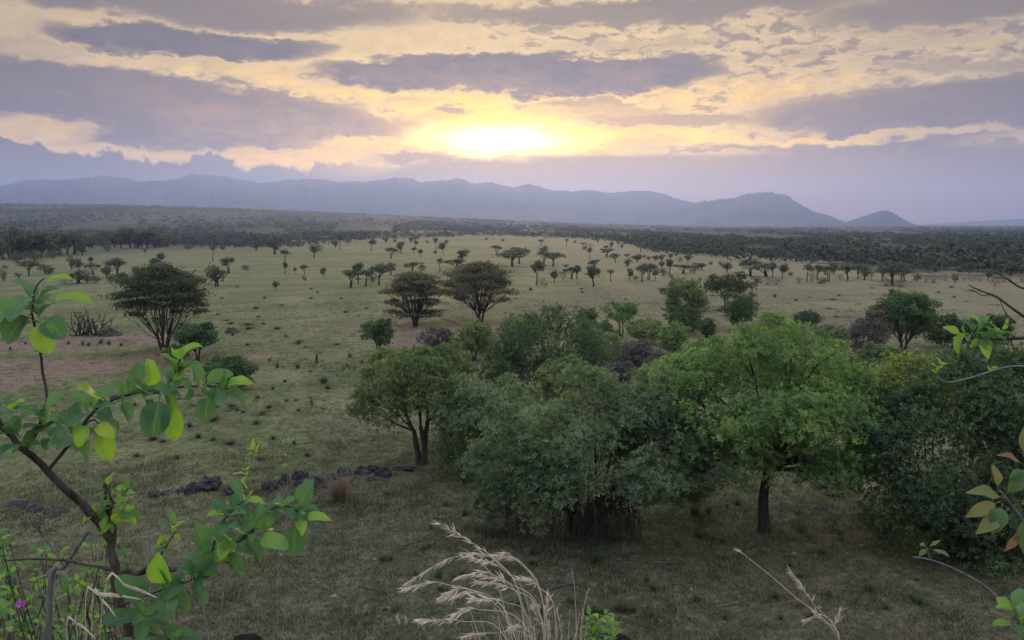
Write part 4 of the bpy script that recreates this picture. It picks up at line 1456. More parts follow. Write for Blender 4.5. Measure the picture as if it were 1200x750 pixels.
def tufts():
    rs = RS(14)
    D = [clump_mesh('tussock', 60 + i, 70, TUFTM, .6, .7, .06) for i in range(4)]
    G = [clump_mesh('tussock', 70 + i, 70, GREENT, .6, .7, .05) for i in range(3)]
    S = [clump_mesh('straw_clump', 80 + i, 90, STRAWM, .6, .55, .035) for i in range(3)]
    # small dark tussocks over the meadow (px, py, height px, width px)
    lst = [(316, 424, 8, 8), (325, 431, 9, 8), (349, 432, 11, 10), (380, 450, 14, 22), (384, 457, 8, 14), (320, 456, 7, 8), (302, 466, 6, 10), (278, 481, 7, 8), (308, 485, 6, 14), (336, 470, 6, 8), (350, 482, 5, 10), (334, 448, 6, 10), (364, 436, 5, 8),
           (250, 492, 10, 26), (222, 500, 8, 12), (180, 515, 10, 24), (190, 518, 7, 14), (232, 513, 10, 14), (250, 516, 9, 14), (270, 520, 8, 26), (320, 514, 7, 12), (345, 520, 8, 10), (300, 497, 7, 16), (160, 535, 7, 14), (208, 537, 8, 12), (305, 537, 7, 20), (360, 534, 8, 14),
           (80, 403, 7, 8), (97, 405, 10, 7), (104, 406, 8, 6), (118, 403, 10, 10), (128, 404, 8, 10), (142, 405, 6, 8), (30, 404, 5, 8), (12, 410, 6, 6), (43, 411, 4, 6), (410, 418, 8, 9), (424, 424, 6, 8), (407, 430, 7, 9),
           (372, 343, 4, 6), (240, 340, 4, 8), (278, 336, 3, 8), (365, 339, 3, 8), (300, 362, 4, 12), (272, 389, 6, 16), (303, 372, 4, 10), (255, 369, 3, 9), (405, 366, 4, 14), (430, 362, 3, 10), (622, 340, 5, 10), (682, 343, 3, 8), (640, 334, 3, 6), (908, 348, 5, 9), (933, 352, 4, 9), (1022, 338, 4, 8), (1115, 337, 4, 8), (1118, 349, 4, 8), (1140, 342, 3, 8), (1100, 343, 3, 7),
           (335, 395, 4, 10), (350, 402, 5, 12), (290, 405, 5, 9), (455, 380, 4, 12), (435, 395, 5, 10), (260, 350, 3, 8), (310, 349, 3, 8), (400, 350, 3, 9), (330, 358, 3, 10), (365, 350, 3, 9)]
    for i in range(9):
        cx, cy = rs.uniform(20, 440), rs.uniform(350, 520)
        for j in range(rs.randint(3, 9)):
            lst.append((cx + rs.normal() * 26, cy + rs.normal() * 7, rs.uniform(2, 6), rs.uniform(6, 18)))
    for i in range(34):
        lst.append((rs.uniform(560, 1190), rs.uniform(338, 372), rs.uniform(1.2, 2.4), rs.uniform(6, 16)))
    for i, (px, py, h, w) in enumerate(lst):
        x, y, k = spot(px, py)
        o = bpy.data.objects.new('tussock', D[i % 4] if i % 3 else G[i % 3])
        COL.objects.link(o)
        o.location = (x, y, gz(x, y) - .02)
        o.scale = (w / k * .95, w / k * .95, h / k * .9)
        o.rotation_euler.z = rs.uniform(0, 6.28)
        tag(o, 'small dark tussock, one of many dotted over the open grass plain', 'tussock', 'dark tussocks dotted over the plain')
    # weeds and straw by the near trees
    for i in range(110):
        px, py = rs.uniform(420, 1100), rs.uniform(560, 735)
        x, y, k = spot(px, py)
        o = bpy.data.objects.new('weed_clump', G[i % 3] if rs.rand() < .62 else S[i % 3])
        COL.objects.link(o)
        o.location = (x, y, gz(x, y) - .02)
        h = rs.uniform(.22, .62)
        o.scale = (h * 1.3, h * 1.3, h)
        o.rotation_euler.z = rs.uniform(0, 6.28)
        tag(o, 'low weed clump, one of many on shaded soil under the near trees', 'weed clump', 'weed clumps under the near trees')
    x, y, k = spot(398, 588)
    R = MB()
    o = bpy.data.objects.new('dry_grass_tuft', clump_mesh('dry_grass_tuft', 95, 420, REDSTRAW, .75, .55, .018))
    COL.objects.link(o)
    o.location = (x, y, gz(x, y) - .02)
    o.scale = (48 / k * .75, 48 / k * .75, 36 / k * 1.05)
    tag(o, 'reddish dry grass tuft in front of the big rounded black rock', 'grass tuft')
    x, y, k = spot(610, 640)
    for px, py, h, w, s, lab in ((612, 618, 40, 60, 96, 'straw-brown grass tuft under the drooping edge of the very large shrub'), (815, 605, 36, 46, 97, 'tawny grass tuft between the very large shrub and the bare forked trunk')):
        x, y, k = spot(px, py)
        o = bpy.data.objects.new('dry_grass_tuft', clump_mesh('dry_grass_tuft', s, 380, STRAWM, .75, .55, .018))
        COL.objects.link(o)
        o.location = (x, y, gz(x, y) - .02)
        o.scale = (w / k * .7, w / k * .7, h / k)
        tag(o, lab, 'grass tuft')


tufts()


def oddments():
    # weathered stump on the grass
    x, y, k = spot(371, 426)
    mb = MB()
    H = 11 / k
    mb.tube([(0, 0, -.1), (.03, 0, H * .3), (-.02, .02, H * .65), (.04, 0, H * .9), (.06, .01, H)], [.15, .12, .10, .08, .04], 9)
    mb.tube([(0, 0, H * .55), (.12, .02, H * .66), (.15, 0, H * .8)], [.07, .06, .02], 6)
    o = mb.build('stump', W_DARK, smooth=True)
    o.location = (x, y, gz(x, y))
    tag(o, 'thin dark upright stump standing alone on the grass', 'stump')
    # dead branch heap by the red soil
    x, y, k = spot(106, 393)
    rs = RS(3)
    mb = MB()
    for i in range(34):
        b = np.array([rs.uniform(-2.0, 2.6), rs.uniform(-.8, .8), .05])
        d = np.array([rs.normal() * 1.1, rs.normal() * .5, rs.uniform(.4, 3.2) * (1.2 if b[0] < 0 else .8)])
        mb.tube(spline([b, b + d * .5 + rs.normal(size=3) * .25, b + d], 6), np.linspace(.09, .02, 6), 5)
        for _ in range(2):
            e = b + d * rs.uniform(.5, .9)
            mb.tube(spline([e, e + rs.normal(size=3) * .35, e + rs.normal(size=3) * .6 + [0, 0, .3]], 4), np.linspace(.035, .01, 4), 4)
    o = mb.build('dead_branches', W_DARK)
    o.location = (x, y, gz(x, y))
    tag(o, 'heap of dead grey branches behind the red soil patch', 'dead branches')
    for nm, px, py, w, h, lab in (('earth_mound', 130, 393, 26, 7, 'dark low earth mound beside the dead branch heap'), ('earth_mound', 272, 390, 18, 6, 'dark low earth mound alone on the grass past the many-stemmed acacia')):
        x, y, k = spot(px, py)
        mb = MB()
        g = np.linspace(-1, 1, 21)
        X_, Y_ = np.meshgrid(g, g)
        r = np.sqrt(X_ ** 2 + Y_ ** 2)
        z = np.clip(1 - r ** 1.6, -.2, 1) * (1 + .3 * np.sin(X_ * 5 + Y_ * 3) * np.cos(Y_ * 7)) + rs.normal(size=r.shape) * .04 * (r < 1)
        v = np.stack([X_ * w / k / 2, Y_ * w / k / 2, z * h / k], -1).reshape(-1, 3)
        i = np.arange(20)[:, None]
        j = np.arange(20)[None]
        a = i * 21 + j
        mb.add(v, np.stack([a, a + 1, a + 22, a + 21], -1).reshape(-1, 4))
        o = mb.build(nm, EARTH, smooth=True)
        o.location = (x, y, gz(x, y) - .02)
        tag(o, lab, 'mound')

    # fallen branches and pale stones on the bare soil
    rs = RS(21)
    for i, (px, py, L) in enumerate(((838, 712, 3.0), (640, 690, 1.8), (470, 640, 1.6), (760, 660, 2.2), (980, 690, 2.0), (560, 600, 1.5), (420, 690, 1.7))):
        x, y, k = spot(px, py)
        mb = MB()
        q = np.cumsum(np.concatenate([[[0, 0, .03]], np.stack([np.full(6, L / 6), rs.normal(size=6) * .07, np.abs(rs.normal(size=6)) * .015], 1)]), axis=0)
        mb.tube(spline(q, 14), np.linspace(.035, .010, 14), 6)
        for j in (2, 3, 4, 5):
            e = q[j] + np.array([rs.uniform(.2, .5), rs.choice([-1, 1]) * rs.uniform(.15, .45), rs.uniform(.02, .25)])
            mb.tube(spline([q[j], (q[j] + e) / 2 + np.array([0, 0, .04]), e], 6), np.linspace(.014, .004, 6), 4)
        o = mb.build('fallen_branch', W_GREY, smooth=True)
        o.location = (x, y, gz(x, y))
        o.rotation_euler.z = rs.uniform(-.6, .6)
        tag(o, 'thin grey fallen branch lying on bare soil near the large trees', 'branch', 'fallen branches on bare soil')
    pale = flat_mat('pale_stone', (.16, .14, .12), (.34, .31, .28), 4.0, .9, .1)
    me = rock_mesh(57, 0).copy()
    me.materials.clear()
    me.materials.append(pale)
    for i, (px, py, w) in enumerate(((391, 702, .22), (440, 655, .16), (520, 690, .14), (330, 650, .15), (700, 715, .17), (810, 690, .14), (930, 650, .2), (1010, 640, .16), (580, 715, .15), (455, 715, .18), (960, 715, .15), (640, 735, .16))):
        x, y, k = spot(px, py)
        o = bpy.data.objects.new('stone', me)
        COL.objects.link(o)
        o.scale = (w * 1.3, w, w * .7)
        o.location = (x, y, gz(x, y) + w * .12)
        o.rotation_euler.z = rs.uniform(0, 6.28)
        tag(o, 'small pale stone half sunk in the dark near ground', 'stone', 'pale stones on the near ground')


oddments()

# ------------------------------------------------------------------ foreground plants within arm's reach
def blade_mat():
    m, n, out = new_mat('broad_leaf')
    t = X(n, n.node('ShaderNodeAttribute', attribute_name='tint').outputs['Fac'])
    tc = n.node('ShaderNodeTexCoord').outputs['Object']
    ns = n.noise(tc, 26.0, 4, .6)
    k = t + (ns - .5) * .30
    bl = n.sep(n.node('ShaderNodeAttribute', attribute_name='blade').outputs['Vector'])
    aq = n.math('ABSOLUTE', bl[1])
    rib = n.ss(aq, .03, .12, 1.0, 0.0)
    side = n.math('SINE', (bl[0] - aq * .22) * 50.0)
    vein = rib.max(n.ss(side, .86, 1.0) * .6) * n.ss(bl[2], .4, .6)
    spots = n.ss(n.noise(tc, 90.0, 3, .6), .66, .74)
    c = n.mix(n.ss(k, 0.0, .45), (.062, .140, .078), (.110, .215, .082))
    c = n.mix(n.ss(k, .42, .8), c, (.230, .370, .050))
    c = n.mix(n.ss(k, .9, 1.05), c, (.340, .380, .055))
    c = n.mix(vein * .22, c, (.30, .42, .16))
    c = n.mix(spots * .6, c, (.13, .085, .04))
    p = principled(n, c, n.ss(ns, .3, .7, .48, .72), .28)
    bp = n.node('ShaderNodeBump')
    bp.inputs['Strength'].default_value = .5
    bp.inputs['Distance'].default_value = .002
    n.put(bp.inputs['Height'], vein * -1.0 + ns * .8)
    n.put(p.inputs['Normal'], bp.outputs[0])
    tr = n.node('ShaderNodeBsdfTranslucent')
    n.put(tr.inputs[0], n.mix(1.0, c, (1.3, 1.45, .55), 'MULTIPLY'))
    ms = n.node('ShaderNodeMixShader')
    ms.inputs[0].default_value = .45
    n.put(ms.inputs[1], p.outputs[0])
    n.put(ms.inputs[2], tr.outputs[0])
    n.put(out.inputs[0], ms.outputs[0])
    return m


def red_leaf_mat():
    m, n, out = new_mat('reddish_leaf')
    t = X(n, n.node('ShaderNodeAttribute', attribute_name='tint').outputs['Fac'])
    tc = n.node('ShaderNodeTexCoord').outputs['Object']
    ns = n.noise(tc, 18.0, 4, .6)
    k = t + (ns - .5) * .5
    c = n.mix(n.ss(k, .15, .55), (.085, .150, .045), (.190, .185, .050))
    c = n.mix(n.ss(k, .5, 1.0), c, (.230, .110, .062))
    p = principled(n, c, .5, .3)
    tr = n.node('ShaderNodeBsdfTranslucent')
    n.put(tr.inputs[0], c)
    ms = n.node('ShaderNodeMixShader')
    ms.inputs[0].default_value = .4
    n.put(ms.inputs[1], p.outputs[0])
    n.put(ms.inputs[2], tr.outputs[0])
    n.put(out.inputs[0], ms.outputs[0])
    return m


B_LEAF, R_LEAF = blade_mat(), red_leaf_mat()
TWIG = bark_mat('twig_bark', (.035, .026, .022), (.12, .09, .072), 30.0)
GREYTWIG = bark_mat('grey_twig_bark', (.10, .09, .085), (.24, .21, .19), 30.0)
PALE = flat_mat('pale_stalk', (.50, .41, .30), (.74, .63, .50), 40.0, .7, .2, trans=.25)
STALKG = flat_mat('grey_stalk', (.15, .14, .11), (.26, .24, .19), 40.0, .8, .1)
FLOWER = flat_mat('pink_petal', (.35, .08, .30), (.55, .18, .48), 60.0, .6, .2, trans=.3)

PROF = {'round': lambda u: np.sin(PI * np.clip(u, 0, 1) ** .85) ** .55 * (1 - .10 * u),
        'ovate': lambda u: np.sin(PI * np.clip(u, 0, 1) ** .72) ** .9,
        'lance': lambda u: np.sin(PI * np.clip(u, 0, 1) ** .9) ** 1.0}


def leaf(mb, base, d, up, L, asp, rs, tint=.3, prof='round', curl=.5, fold=.35, petiole=.18, wave=.05):
    """one bent blade with midrib fold, wavy edge and a stalk"""
    d = np.asarray(d, float)
    d = d / (np.linalg.norm(d) + 1e-9)
    up = np.asarray(up, float)
    up = up - d * up.dot(d)
    up = up / (np.linalg.norm(up) + 1e-9)
    side = np.cross(d, up)
    base = np.asarray(base, float)
    st = base + d * L * petiole
    nu, nw = 9, 7
    u = np.linspace(0, 1, nu)
    th = curl * u * rs.uniform(.6, 1.4)
    # spine bends downwards along its length
    ds = L / (nu - 1)
    ang = curl * np.linspace(-.35, 1.0, nu)
    sp = [st]
    for i in range(1, nu):
        sp.append(sp[-1] + (d * math.cos(ang[i]) - up * math.sin(ang[i])) * ds)
    sp = np.array(sp)
    nn = np.array([up * math.cos(a) + d * math.sin(a) for a in ang])
    w = PROF[prof](u) * L * asp / 2
    w[0], w[-1] = L * .012, L * .012
    q = np.linspace(-1, 1, nw)
    ph = rs.uniform(0, 6.28)
    v = []
    for i in range(nu):
        for j in range(nw):
            lift = fold * abs(q[j]) * w[i] + wave * L * q[j] ** 2 * math.sin(u[i] * 9 + ph + (2 if q[j] > 0 else 0)) * (w[i] / (L * asp / 2))
            v.append(sp[i] + side * q[j] * w[i] * (1 - .12 * fold) + nn[i] * lift)
    mb.blade.append((mb.n, np.stack([np.repeat(u, nw), np.tile(q, nu), np.ones(nu * nw)], 1)))
    i = np.arange(nu - 1)[:, None]
    j = np.arange(nw - 1)[None]
    a = i * nw + j
    mb.add(v, np.stack([a, a + 1, a + nw + 1, a + nw], -1).reshape(-1, 4), np.clip(tint, 0, 1))
    mb.tube([base, base * .5 + st * .5 + up * L * .01, st], [L * .022, L * .016, L * .014], 5, np.clip(tint * .5 + .35, 0, 1))


def whorl(mb, base, ax, n, L, rs, asp=.62, tint=(.1, .6), prof='round', tilt=(.6, 1.5), step=.12, curl=.6, bright=.10):
    """leaves set spirally round a twig end"""
    ax = np.asarray(ax, float)
    ax = ax / np.linalg.norm(ax)
    t = np.cross(ax, [0.3, .2, 1])
    t = t / np.linalg.norm(t)
    b = np.cross(ax, t)
    ph = rs.uniform(0, 6.28)
    for i in range(n):
        a = ph + i * 2.39996
        e = rs.uniform(*tilt) * (.7 + .5 * i / n)
        out = np.cos(a) * t + np.sin(a) * b
        d = math.cos(e) * ax + math.sin(e) * out
        d = d + np.array([0, 0, -.15 * i / n])
        upv = ax * .8 + np.array([0, 0, .7]) - out * .2
        tt = rs.uniform(*tint)
        if rs.rand() < bright:
            tt = rs.uniform(.6, .95)
        leaf(mb, np.asarray(base) - ax * L * step * i, d, upv, L * rs.uniform(.5, 1.15), asp * rs.uniform(.85, 1.1), rs, tt, prof, curl * rs.uniform(.4, 1.9), fold=rs.uniform(.2, .7), wave=rs.uniform(.03, .09))


def P3(lst):
    return [np.array(pt(*q)) for q in lst]


def left_shrub():
    rs = RS(101)
    wood, lv = MB(), MB()
    s = 942 / 2.35                               # photo px per metre around the shrub

    def br(lst, r0, r1, n=14, sides=8):
        p = spline(P3(lst), n)
        jit = rs.normal(size=p.shape) * r1 * .5
        jit[0] = jit[-1] = 0
        wood.tube(p + jit, np.linspace(r0, r1, n), sides)
        return p
    b0 = pt(160, 790, 2.35)
    br([(168, 860, 2.3), (156, 775, 2.35), (138, 700, 2.38), (131, 640, 2.40), (127, 595, 2.42), (124, 566, 2.44)], .019, .010, 20, 10)
    br([(129, 632, 2.40), (108, 603, 2.36), (82, 577, 2.32), (52, 549, 2.28), (29, 527, 2.25), (6, 500, 2.22), (-14, 478, 2.2)], .014, .007, 18, 9)
    br([(29, 527, 2.25), (44, 505, 2.28), (54, 470, 2.3), (50, 432, 2.32), (44, 396, 2.34), (38, 366, 2.34), (42, 338, 2.34), (52, 326, 2.34)], .0052, .0022, 18, 7)
    br([(56, 551, 2.28), (88, 512, 2.26), (115, 478, 2.25), (150, 462, 2.25), (195, 456, 2.27), (235, 452, 2.3), (268, 455, 2.32)], .0055, .0022, 16, 7)
    br([(92, 508, 2.26), (108, 492, 2.22), (120, 500, 2.2)], .003, .0016, 6, 6)
    br([(195, 456, 2.27), (205, 436, 2.26), (212, 420, 2.25)], .003, .0016, 6, 6)
    br([(134, 683, 2.38), (146, 671, 2.36), (166, 671, 2.33), (178, 664, 2.3), (214, 664, 2.27), (246, 655, 2.25), (274, 640, 2.24), (296, 622, 2.24)], .011, .005, 18, 8)
    br([(296, 622, 2.24), (308, 602, 2.25), (334, 592, 2.28), (352, 600, 2.3)], .004, .002, 9, 6)
    br([(246, 655, 2.25), (255, 622, 2.3), (272, 598, 2.33), (290, 585, 2.34)], .0042, .002, 9, 6)
    br([(178, 664, 2.3), (192, 645, 2.34), (206, 622, 2.36)], .004, .002, 7, 6)
    br([(138, 712, 2.37), (166, 700, 2.3), (196, 690, 2.22), (232, 676, 2.2)], .005, .002, 9, 6)
    br([(150, 748, 2.35), (176, 742, 2.28), (205, 752, 2.22)], .005, .002, 8, 6)
    br([(131, 668, 2.40), (104, 662, 2.42), (62, 655, 2.46), (8, 657, 2.5)], .006, .003, 10, 6)
    br([(126, 600, 2.42), (140, 585, 2.40), (150, 572, 2.38)], .003, .0015, 6, 5)
    m = lambda px: px / s

    def W(px, py, y, ax, n, Lpx, **k):
        # ax in picture sense: right, up, towards the viewer
        d = np.array([ax[0], -ax[2], ax[1]])
        whorl(lv, np.array(pt(px, py, y)), d, n + 1, m(Lpx) * .82, rs, **k)

    def one(px, py, y, ax, up, Lpx, tint, asp=.65, prof='round', curl=.5):
        d = np.array([ax[0], -ax[2], ax[1]])
        u = np.array([up[0], -up[2], up[1]])
        leaf(lv, np.array(pt(px, py, y)), d, u, m(Lpx) * 1.0, asp, rs, tint, prof, curl)
    # top cluster
    W(44, 352, 2.34, (.1, 1, .2), 7, 40, tint=(.1, .5), tilt=(.5, 1.3), bright=.1)
    one(56, 352, 2.32, (1, .12, .1), (0, 1, .6), 48, .72, .42, 'ovate', .7)
    one(50, 332, 2.33, (1, .35, .1), (0, 1, .5), 32, .8, .45, 'ovate', .7)
    one(38, 366, 2.30, (-.7, -.75, .3), (-.3, .4, 1), 40, .05, .95)
    one(34, 358, 2.30, (-1, -.25, .3), (-.2, .8, .8), 48, .45, .6)
    one(52, 370, 2.30, (.7, -.55, .4), (.2, .5, 1), 34, .15, .9)
    one(46, 374, 2.28, (.35, -1, .3), (.3, .3, 1), 36, .75, .8)
    one(40, 345, 2.32, (-.2, -.5, .9), (0, 1, .4), 40, .4, .75)
    # cluster on the left arm
    W(50, 488, 2.27, (.2, 1, .4), 9, 44, tint=(.05, .45))
    W(18, 508, 2.22, (-.4, .8, .4), 7, 42, tint=(.05, .4))
    W(88, 508, 2.26, (.8, .7, .5), 6, 38, tint=(.1, .6))
    W(10, 478, 2.24, (-.2, 1, .3), 5, 36, tint=(.1, .5))
    W(112, 478, 2.24, (.7, .6, .4), 5, 42, tint=(.1, .5))
    one(118, 500, 2.2, (.3, -1, .2), (.4, .2, 1), 34, .88, .7)
    one(112, 496, 2.2, (.8, -.3, .5), (0, .7, 1), 28, .95, .6)
    one(104, 494, 2.2, (-.3, -.9, .5), (0, .2, 1), 26, .8, .7)
    # long branch to the right
    W(152, 461, 2.24, (.9, .5, .4), 7, 40, tint=(.08, .55), tilt=(.6, 1.4))
    W(176, 456, 2.24, (.7, .6, .5), 6, 36, tint=(.08, .5))
    W(210, 424, 2.25, (.3, 1, .3), 6, 34, tint=(.3, .7), tilt=(.4, 1.2))
    W(205, 448, 2.26, (.8, .4, .5), 6, 36, tint=(.1, .6))
    W(240, 452, 2.3, (1, .2, .4), 5, 36, tint=(.1, .5))
    W(264, 455, 2.31, (1, .1, .3), 4, 34, tint=(.2, .7), tilt=(.2, 1.1))
    one(188, 462, 2.23, (-.15, -1, .25), (.3, .1, 1), 42, .08, .85, curl=.3)
    one(198, 468, 2.25, (.15, -1, .1), (.5, .1, 1), 42, .72, .6, curl=.4)
    one(245, 460, 2.28, (-.1, -1, .3), (0, .2, 1), 30, .15, .85)
    one(262, 452, 2.3, (1, .3, .2), (0, 1, .7), 32, .75, .5, 'ovate', .8)
    # small bright leaves on the main stem
    for q in ((126, 572, 2.42, (.1, 1, .2)), (128, 592, 2.4, (-.5, .6, .6)), (146, 576, 2.38, (.8, .6, .3)), (130, 612, 2.38, (.5, .3, .8)), (112, 600, 2.36, (-.6, .5, .5)), (148, 600, 2.38, (.7, -.2, .6))):
        W(*q, 6, 24, tint=(.3, .85), asp=.5, prof='ovate', bright=.3)
    W(204, 618, 2.36, (.4, .9, .3), 6, 24, tint=(.4, .95), asp=.5, prof='ovate')
    W(192, 640, 2.34, (.2, .6, .7), 5, 24, tint=(.3, .9), asp=.5, prof='ovate')
    # right arm
    W(268, 636, 2.23, (.6, .8, .5), 9, 40, tint=(.08, .5))
    W(292, 624, 2.23, (.8, .5, .4), 7, 38, tint=(.1, .6))
    W(240, 650, 2.24, (.2, .8, .6), 7, 40, tint=(.05, .5))
    W(285, 588, 2.34, (.7, .7, .3), 8, 36, tint=(.08, .4))
    W(266, 604, 2.32, (-.2, .8, .6), 5, 34, tint=(.1, .4))
    W(330, 594, 2.27, (.6, .5, .5), 4, 30, tint=(.1, .5))
    W(350, 600, 2.3, (.9, .3, .3), 5, 36, tint=(.1, .45), tilt=(.5, 1.6))
    one(354, 606, 2.29, (1, .05, .1), (0, 1, .6), 30, .78, .5, 'ovate', .6)
    one(346, 608, 2.28, (.0, -1, .3), (.2, .2, 1), 38, .08, .75)
    one(352, 598, 2.3, (.35, 1, .1), (-.4, .4, 1), 36, .2, .7)
    one(300, 630, 2.22, (1, -.1, .3), (0, .9, .7), 36, .6, .65)
    one(192, 690, 2.2, (.05, 1, .35), (0, .1, 1), 44, .66, .7, 'ovate', .2)
    one(178, 700, 2.2, (-.6, .7, .5), (0, .5, 1), 42, .1, .75)
    W(196, 688, 2.2, (.6, .7, .6), 7, 42, tint=(.05, .5))
    W(232, 676, 2.2, (.9, .4, .5), 6, 40, tint=(.05, .5))
    W(170, 722, 2.26, (.4, .5, .8), 6, 44, tint=(.05, .5))
    W(205, 748, 2.2, (.6, .6, .6), 7, 46, tint=(.05, .55))
    W(160, 756, 2.3, (-.2, .6, .8), 5, 44, tint=(.1, .5))
    e = empty('broad_leaved_shrub', (pt(168, 860, 2.3).x, 2.3, gz(pt(168, 860, 2.3).x, 2.3)))
    tag(e, 'broad-leaved green shrub with a dark crooked stem, close by on the slope', 'shrub')
    for mbx, nme, mat in ((wood, 'stems', TWIG), (lv, 'foliage', B_LEAF)):
        o = mbx.build(nme, mat, e, smooth=True)
        o.matrix_parent_inverse = e.matrix_basis.inverted()
    root = e.location
    # stem goes into the hillside
    st = MB()


left_shrub()


def thing_from(name, label, cat, parts, base, group=None):
    """parts: list of (mesh builder, part name, material); built in world space about a base point"""
    e = empty(name, base)
    tag(e, label, cat, group)
    for mbx, nme, mat in parts:
        if mbx.n:
            mbx.v = [v - np.array(base) for v in mbx.v]
            mbx.build(nme, mat, e, smooth=True)
    return e


def root_at(x, y):
    return np.array([x, y, gz(x, y) - .03])


def dry_grass():
    rs = RS(202)
    st, hd = MB(), MB()
    base = np.array(pt(640, 790, 3.2))
    base[2] = gz(base[0], base[1])

    def stem(pts, r=.0021, head=.28, dense=26, hl=.05, flop=.25):
        dense = int(dense * 1.35)
        p = spline(pts, 22)
        st.tube(p, np.linspace(r, r * .45, 22), 5)
        n = len(p)
        for i in range(dense):
            t = 1 - head * rs.uniform(0, 1)
            k = min(n - 2, int(t * (n - 1)))
            q = p[k] + (p[k + 1] - p[k]) * rs.uniform()
            tn = p[k + 1] - p[k]
            tn /= np.linalg.norm(tn)
            d = tn * rs.uniform(.8, 1.3) + rs.normal(size=3) * .26 + np.array([0, 0, -flop])
            d /= np.linalg.norm(d)
            L = hl * rs.uniform(.5, 1.2)
            sd = unit(np.cross(d, rs.normal(size=3))[None])[0] * L * .065
            m1 = q + d * L * .4
            hd.add([q, m1 + sd, q + d * L, m1 - sd], [[0, 1, 2, 3]], .5)
    tips = [((515, 613), (578, 655), 0), ((474, 684), (545, 652), .1), ((474, 689), (520, 684), -.2), ((520, 697), (548, 690), .2), ((536, 718), (560, 714), -.1), ((583, 652), (600, 652), .3), ((556, 654), (590, 668), -.25), ((612, 678), (632, 688), .1),
            ((492, 726), (540, 728), .3), ((560, 702), (590, 705), -.3), ((560, 681), (600, 690), .2), ((566, 674), (598, 684), -.1), ((585, 652), (612, 660), .2), ((545, 745), (575, 742), .4), ((548, 648), (580, 656), .05), ((522, 700), (560, 696), .35),
            ((600, 735), (615, 735), .5), ((642, 700), (640, 725), .3), ((627, 712), (632, 730), -.3), ((540, 676), (575, 672), .3)]
    for tip, knee, dy in tips:
        bx = rs.uniform(610, 655)
        y0 = 3.2 + rs.uniform(-.12, .12)
        b = np.array(pt(bx, 800, y0))
        b[2] = gz(b[0], b[1])
        y1 = y0 + dy * .6
        mid = np.array(pt((bx + knee[0]) / 2 + 12, (760 + knee[1]) / 2 + 4, (y0 + y1) / 2))
        stem([b, mid, np.array(pt(*knee, y1)), np.array(pt(*tip, y1 - .03))], head=.3, dense=34)
    # short leaf blades at the foot
    for i in range(90):
        bx = rs.uniform(585, 670)
        b = np.array(pt(bx, 790, 3.2 + rs.uniform(-.2, .2)))
        b[2] = gz(b[0], b[1])
        tp = np.array(pt(bx + rs.uniform(-60, 40), rs.uniform(712, 770), 3.2 + rs.uniform(-.3, .3)))
        p = spline([b, b * .4 + tp * .6 + np.array([0, 0, .05]), tp], 6)
        st.tube(p, np.linspace(.003, .0006, 6), 4)
    thing_from('dry_grass', 'clump of tall dry straw-coloured grass bending to one side on the near slope', 'grass clump', [(st, 'stalks', PALE), (hd, 'seed_heads', PALE)], base)

    # two stalks to the right
    st, heads = MB(), []
    b = np.array(pt(1000, 800, 2.9))
    b[2] = gz(b[0], b[1])
    for tip, knee, y1, de in (((866, 645), (925, 694), 2.9, 6), ((926, 668), (952, 706), 2.8, 40), ((944, 726), (966, 722), 2.85, 14), ((984, 716), (978, 738), 2.9, 26), ((958, 720), (965, 728), 2.8, 26)):
        hd = MB()
        heads.append(hd)
        stem([b + rs.normal(size=3) * .01, np.array(pt(985, 757, 2.88)), np.array(pt(*knee, y1)), np.array(pt(*tip, y1))], head=.3 if de > 10 else .02, dense=de, hl=.035, r=.0024)
    thing_from('grass_stalk', 'single dry grass stalk with a few pale seed heads, away from the clump', 'grass stalk', [(st, 'stalks', PALE)] + [(q, 'seed_head', PALE) for q in heads], b)
    # thin upright stalks by the clump
    st, hd = MB(), MB()
    b = np.array(pt(678, 795, 3.3))
    b[2] = gz(b[0], b[1])
    for tip, mid, de in (((670, 665), (675, 720), 0), ((690, 690), (682, 735), 14), ((683, 718), (680, 750), 22), ((653, 716), (658, 745), 26)):
        stem([b, np.array(pt(*mid, 3.3)), np.array(pt(*tip, 3.3))], head=.4, dense=de, hl=.022, r=.0018, flop=0)
    thing_from('grass_stalk', 'thin upright dry stalks with small seed heads beside the low bright green leaves', 'grass stalk', [(st, 'stalks', PALE), (hd, 'seed_heads', PALE)], b)
    st, hd = MB(), MB()
    b = np.array(pt(480, 800, 3.6))
    b[2] = gz(b[0], b[1])
    for tip, mid, de in (((473, 692), (474, 740), 0), ((503, 752), (488, 725), 0), ((466, 722), (470, 750), 22), ((476, 726), (477, 752), 22), ((480, 696), (492, 730), 0)):
        stem([b, np.array(pt(*mid, 3.6)), np.array(pt(*tip, 3.6))], head=.35, dense=de, hl=.03, r=.0018, flop=0)
    thing_from('grass_stalk', 'sparse grey-green grass stalks rising left of the dry straw clump', 'grass stalk', [(st, 'stalks', STALKG), (hd, 'seed_heads', PALE)], b)


dry_grass()


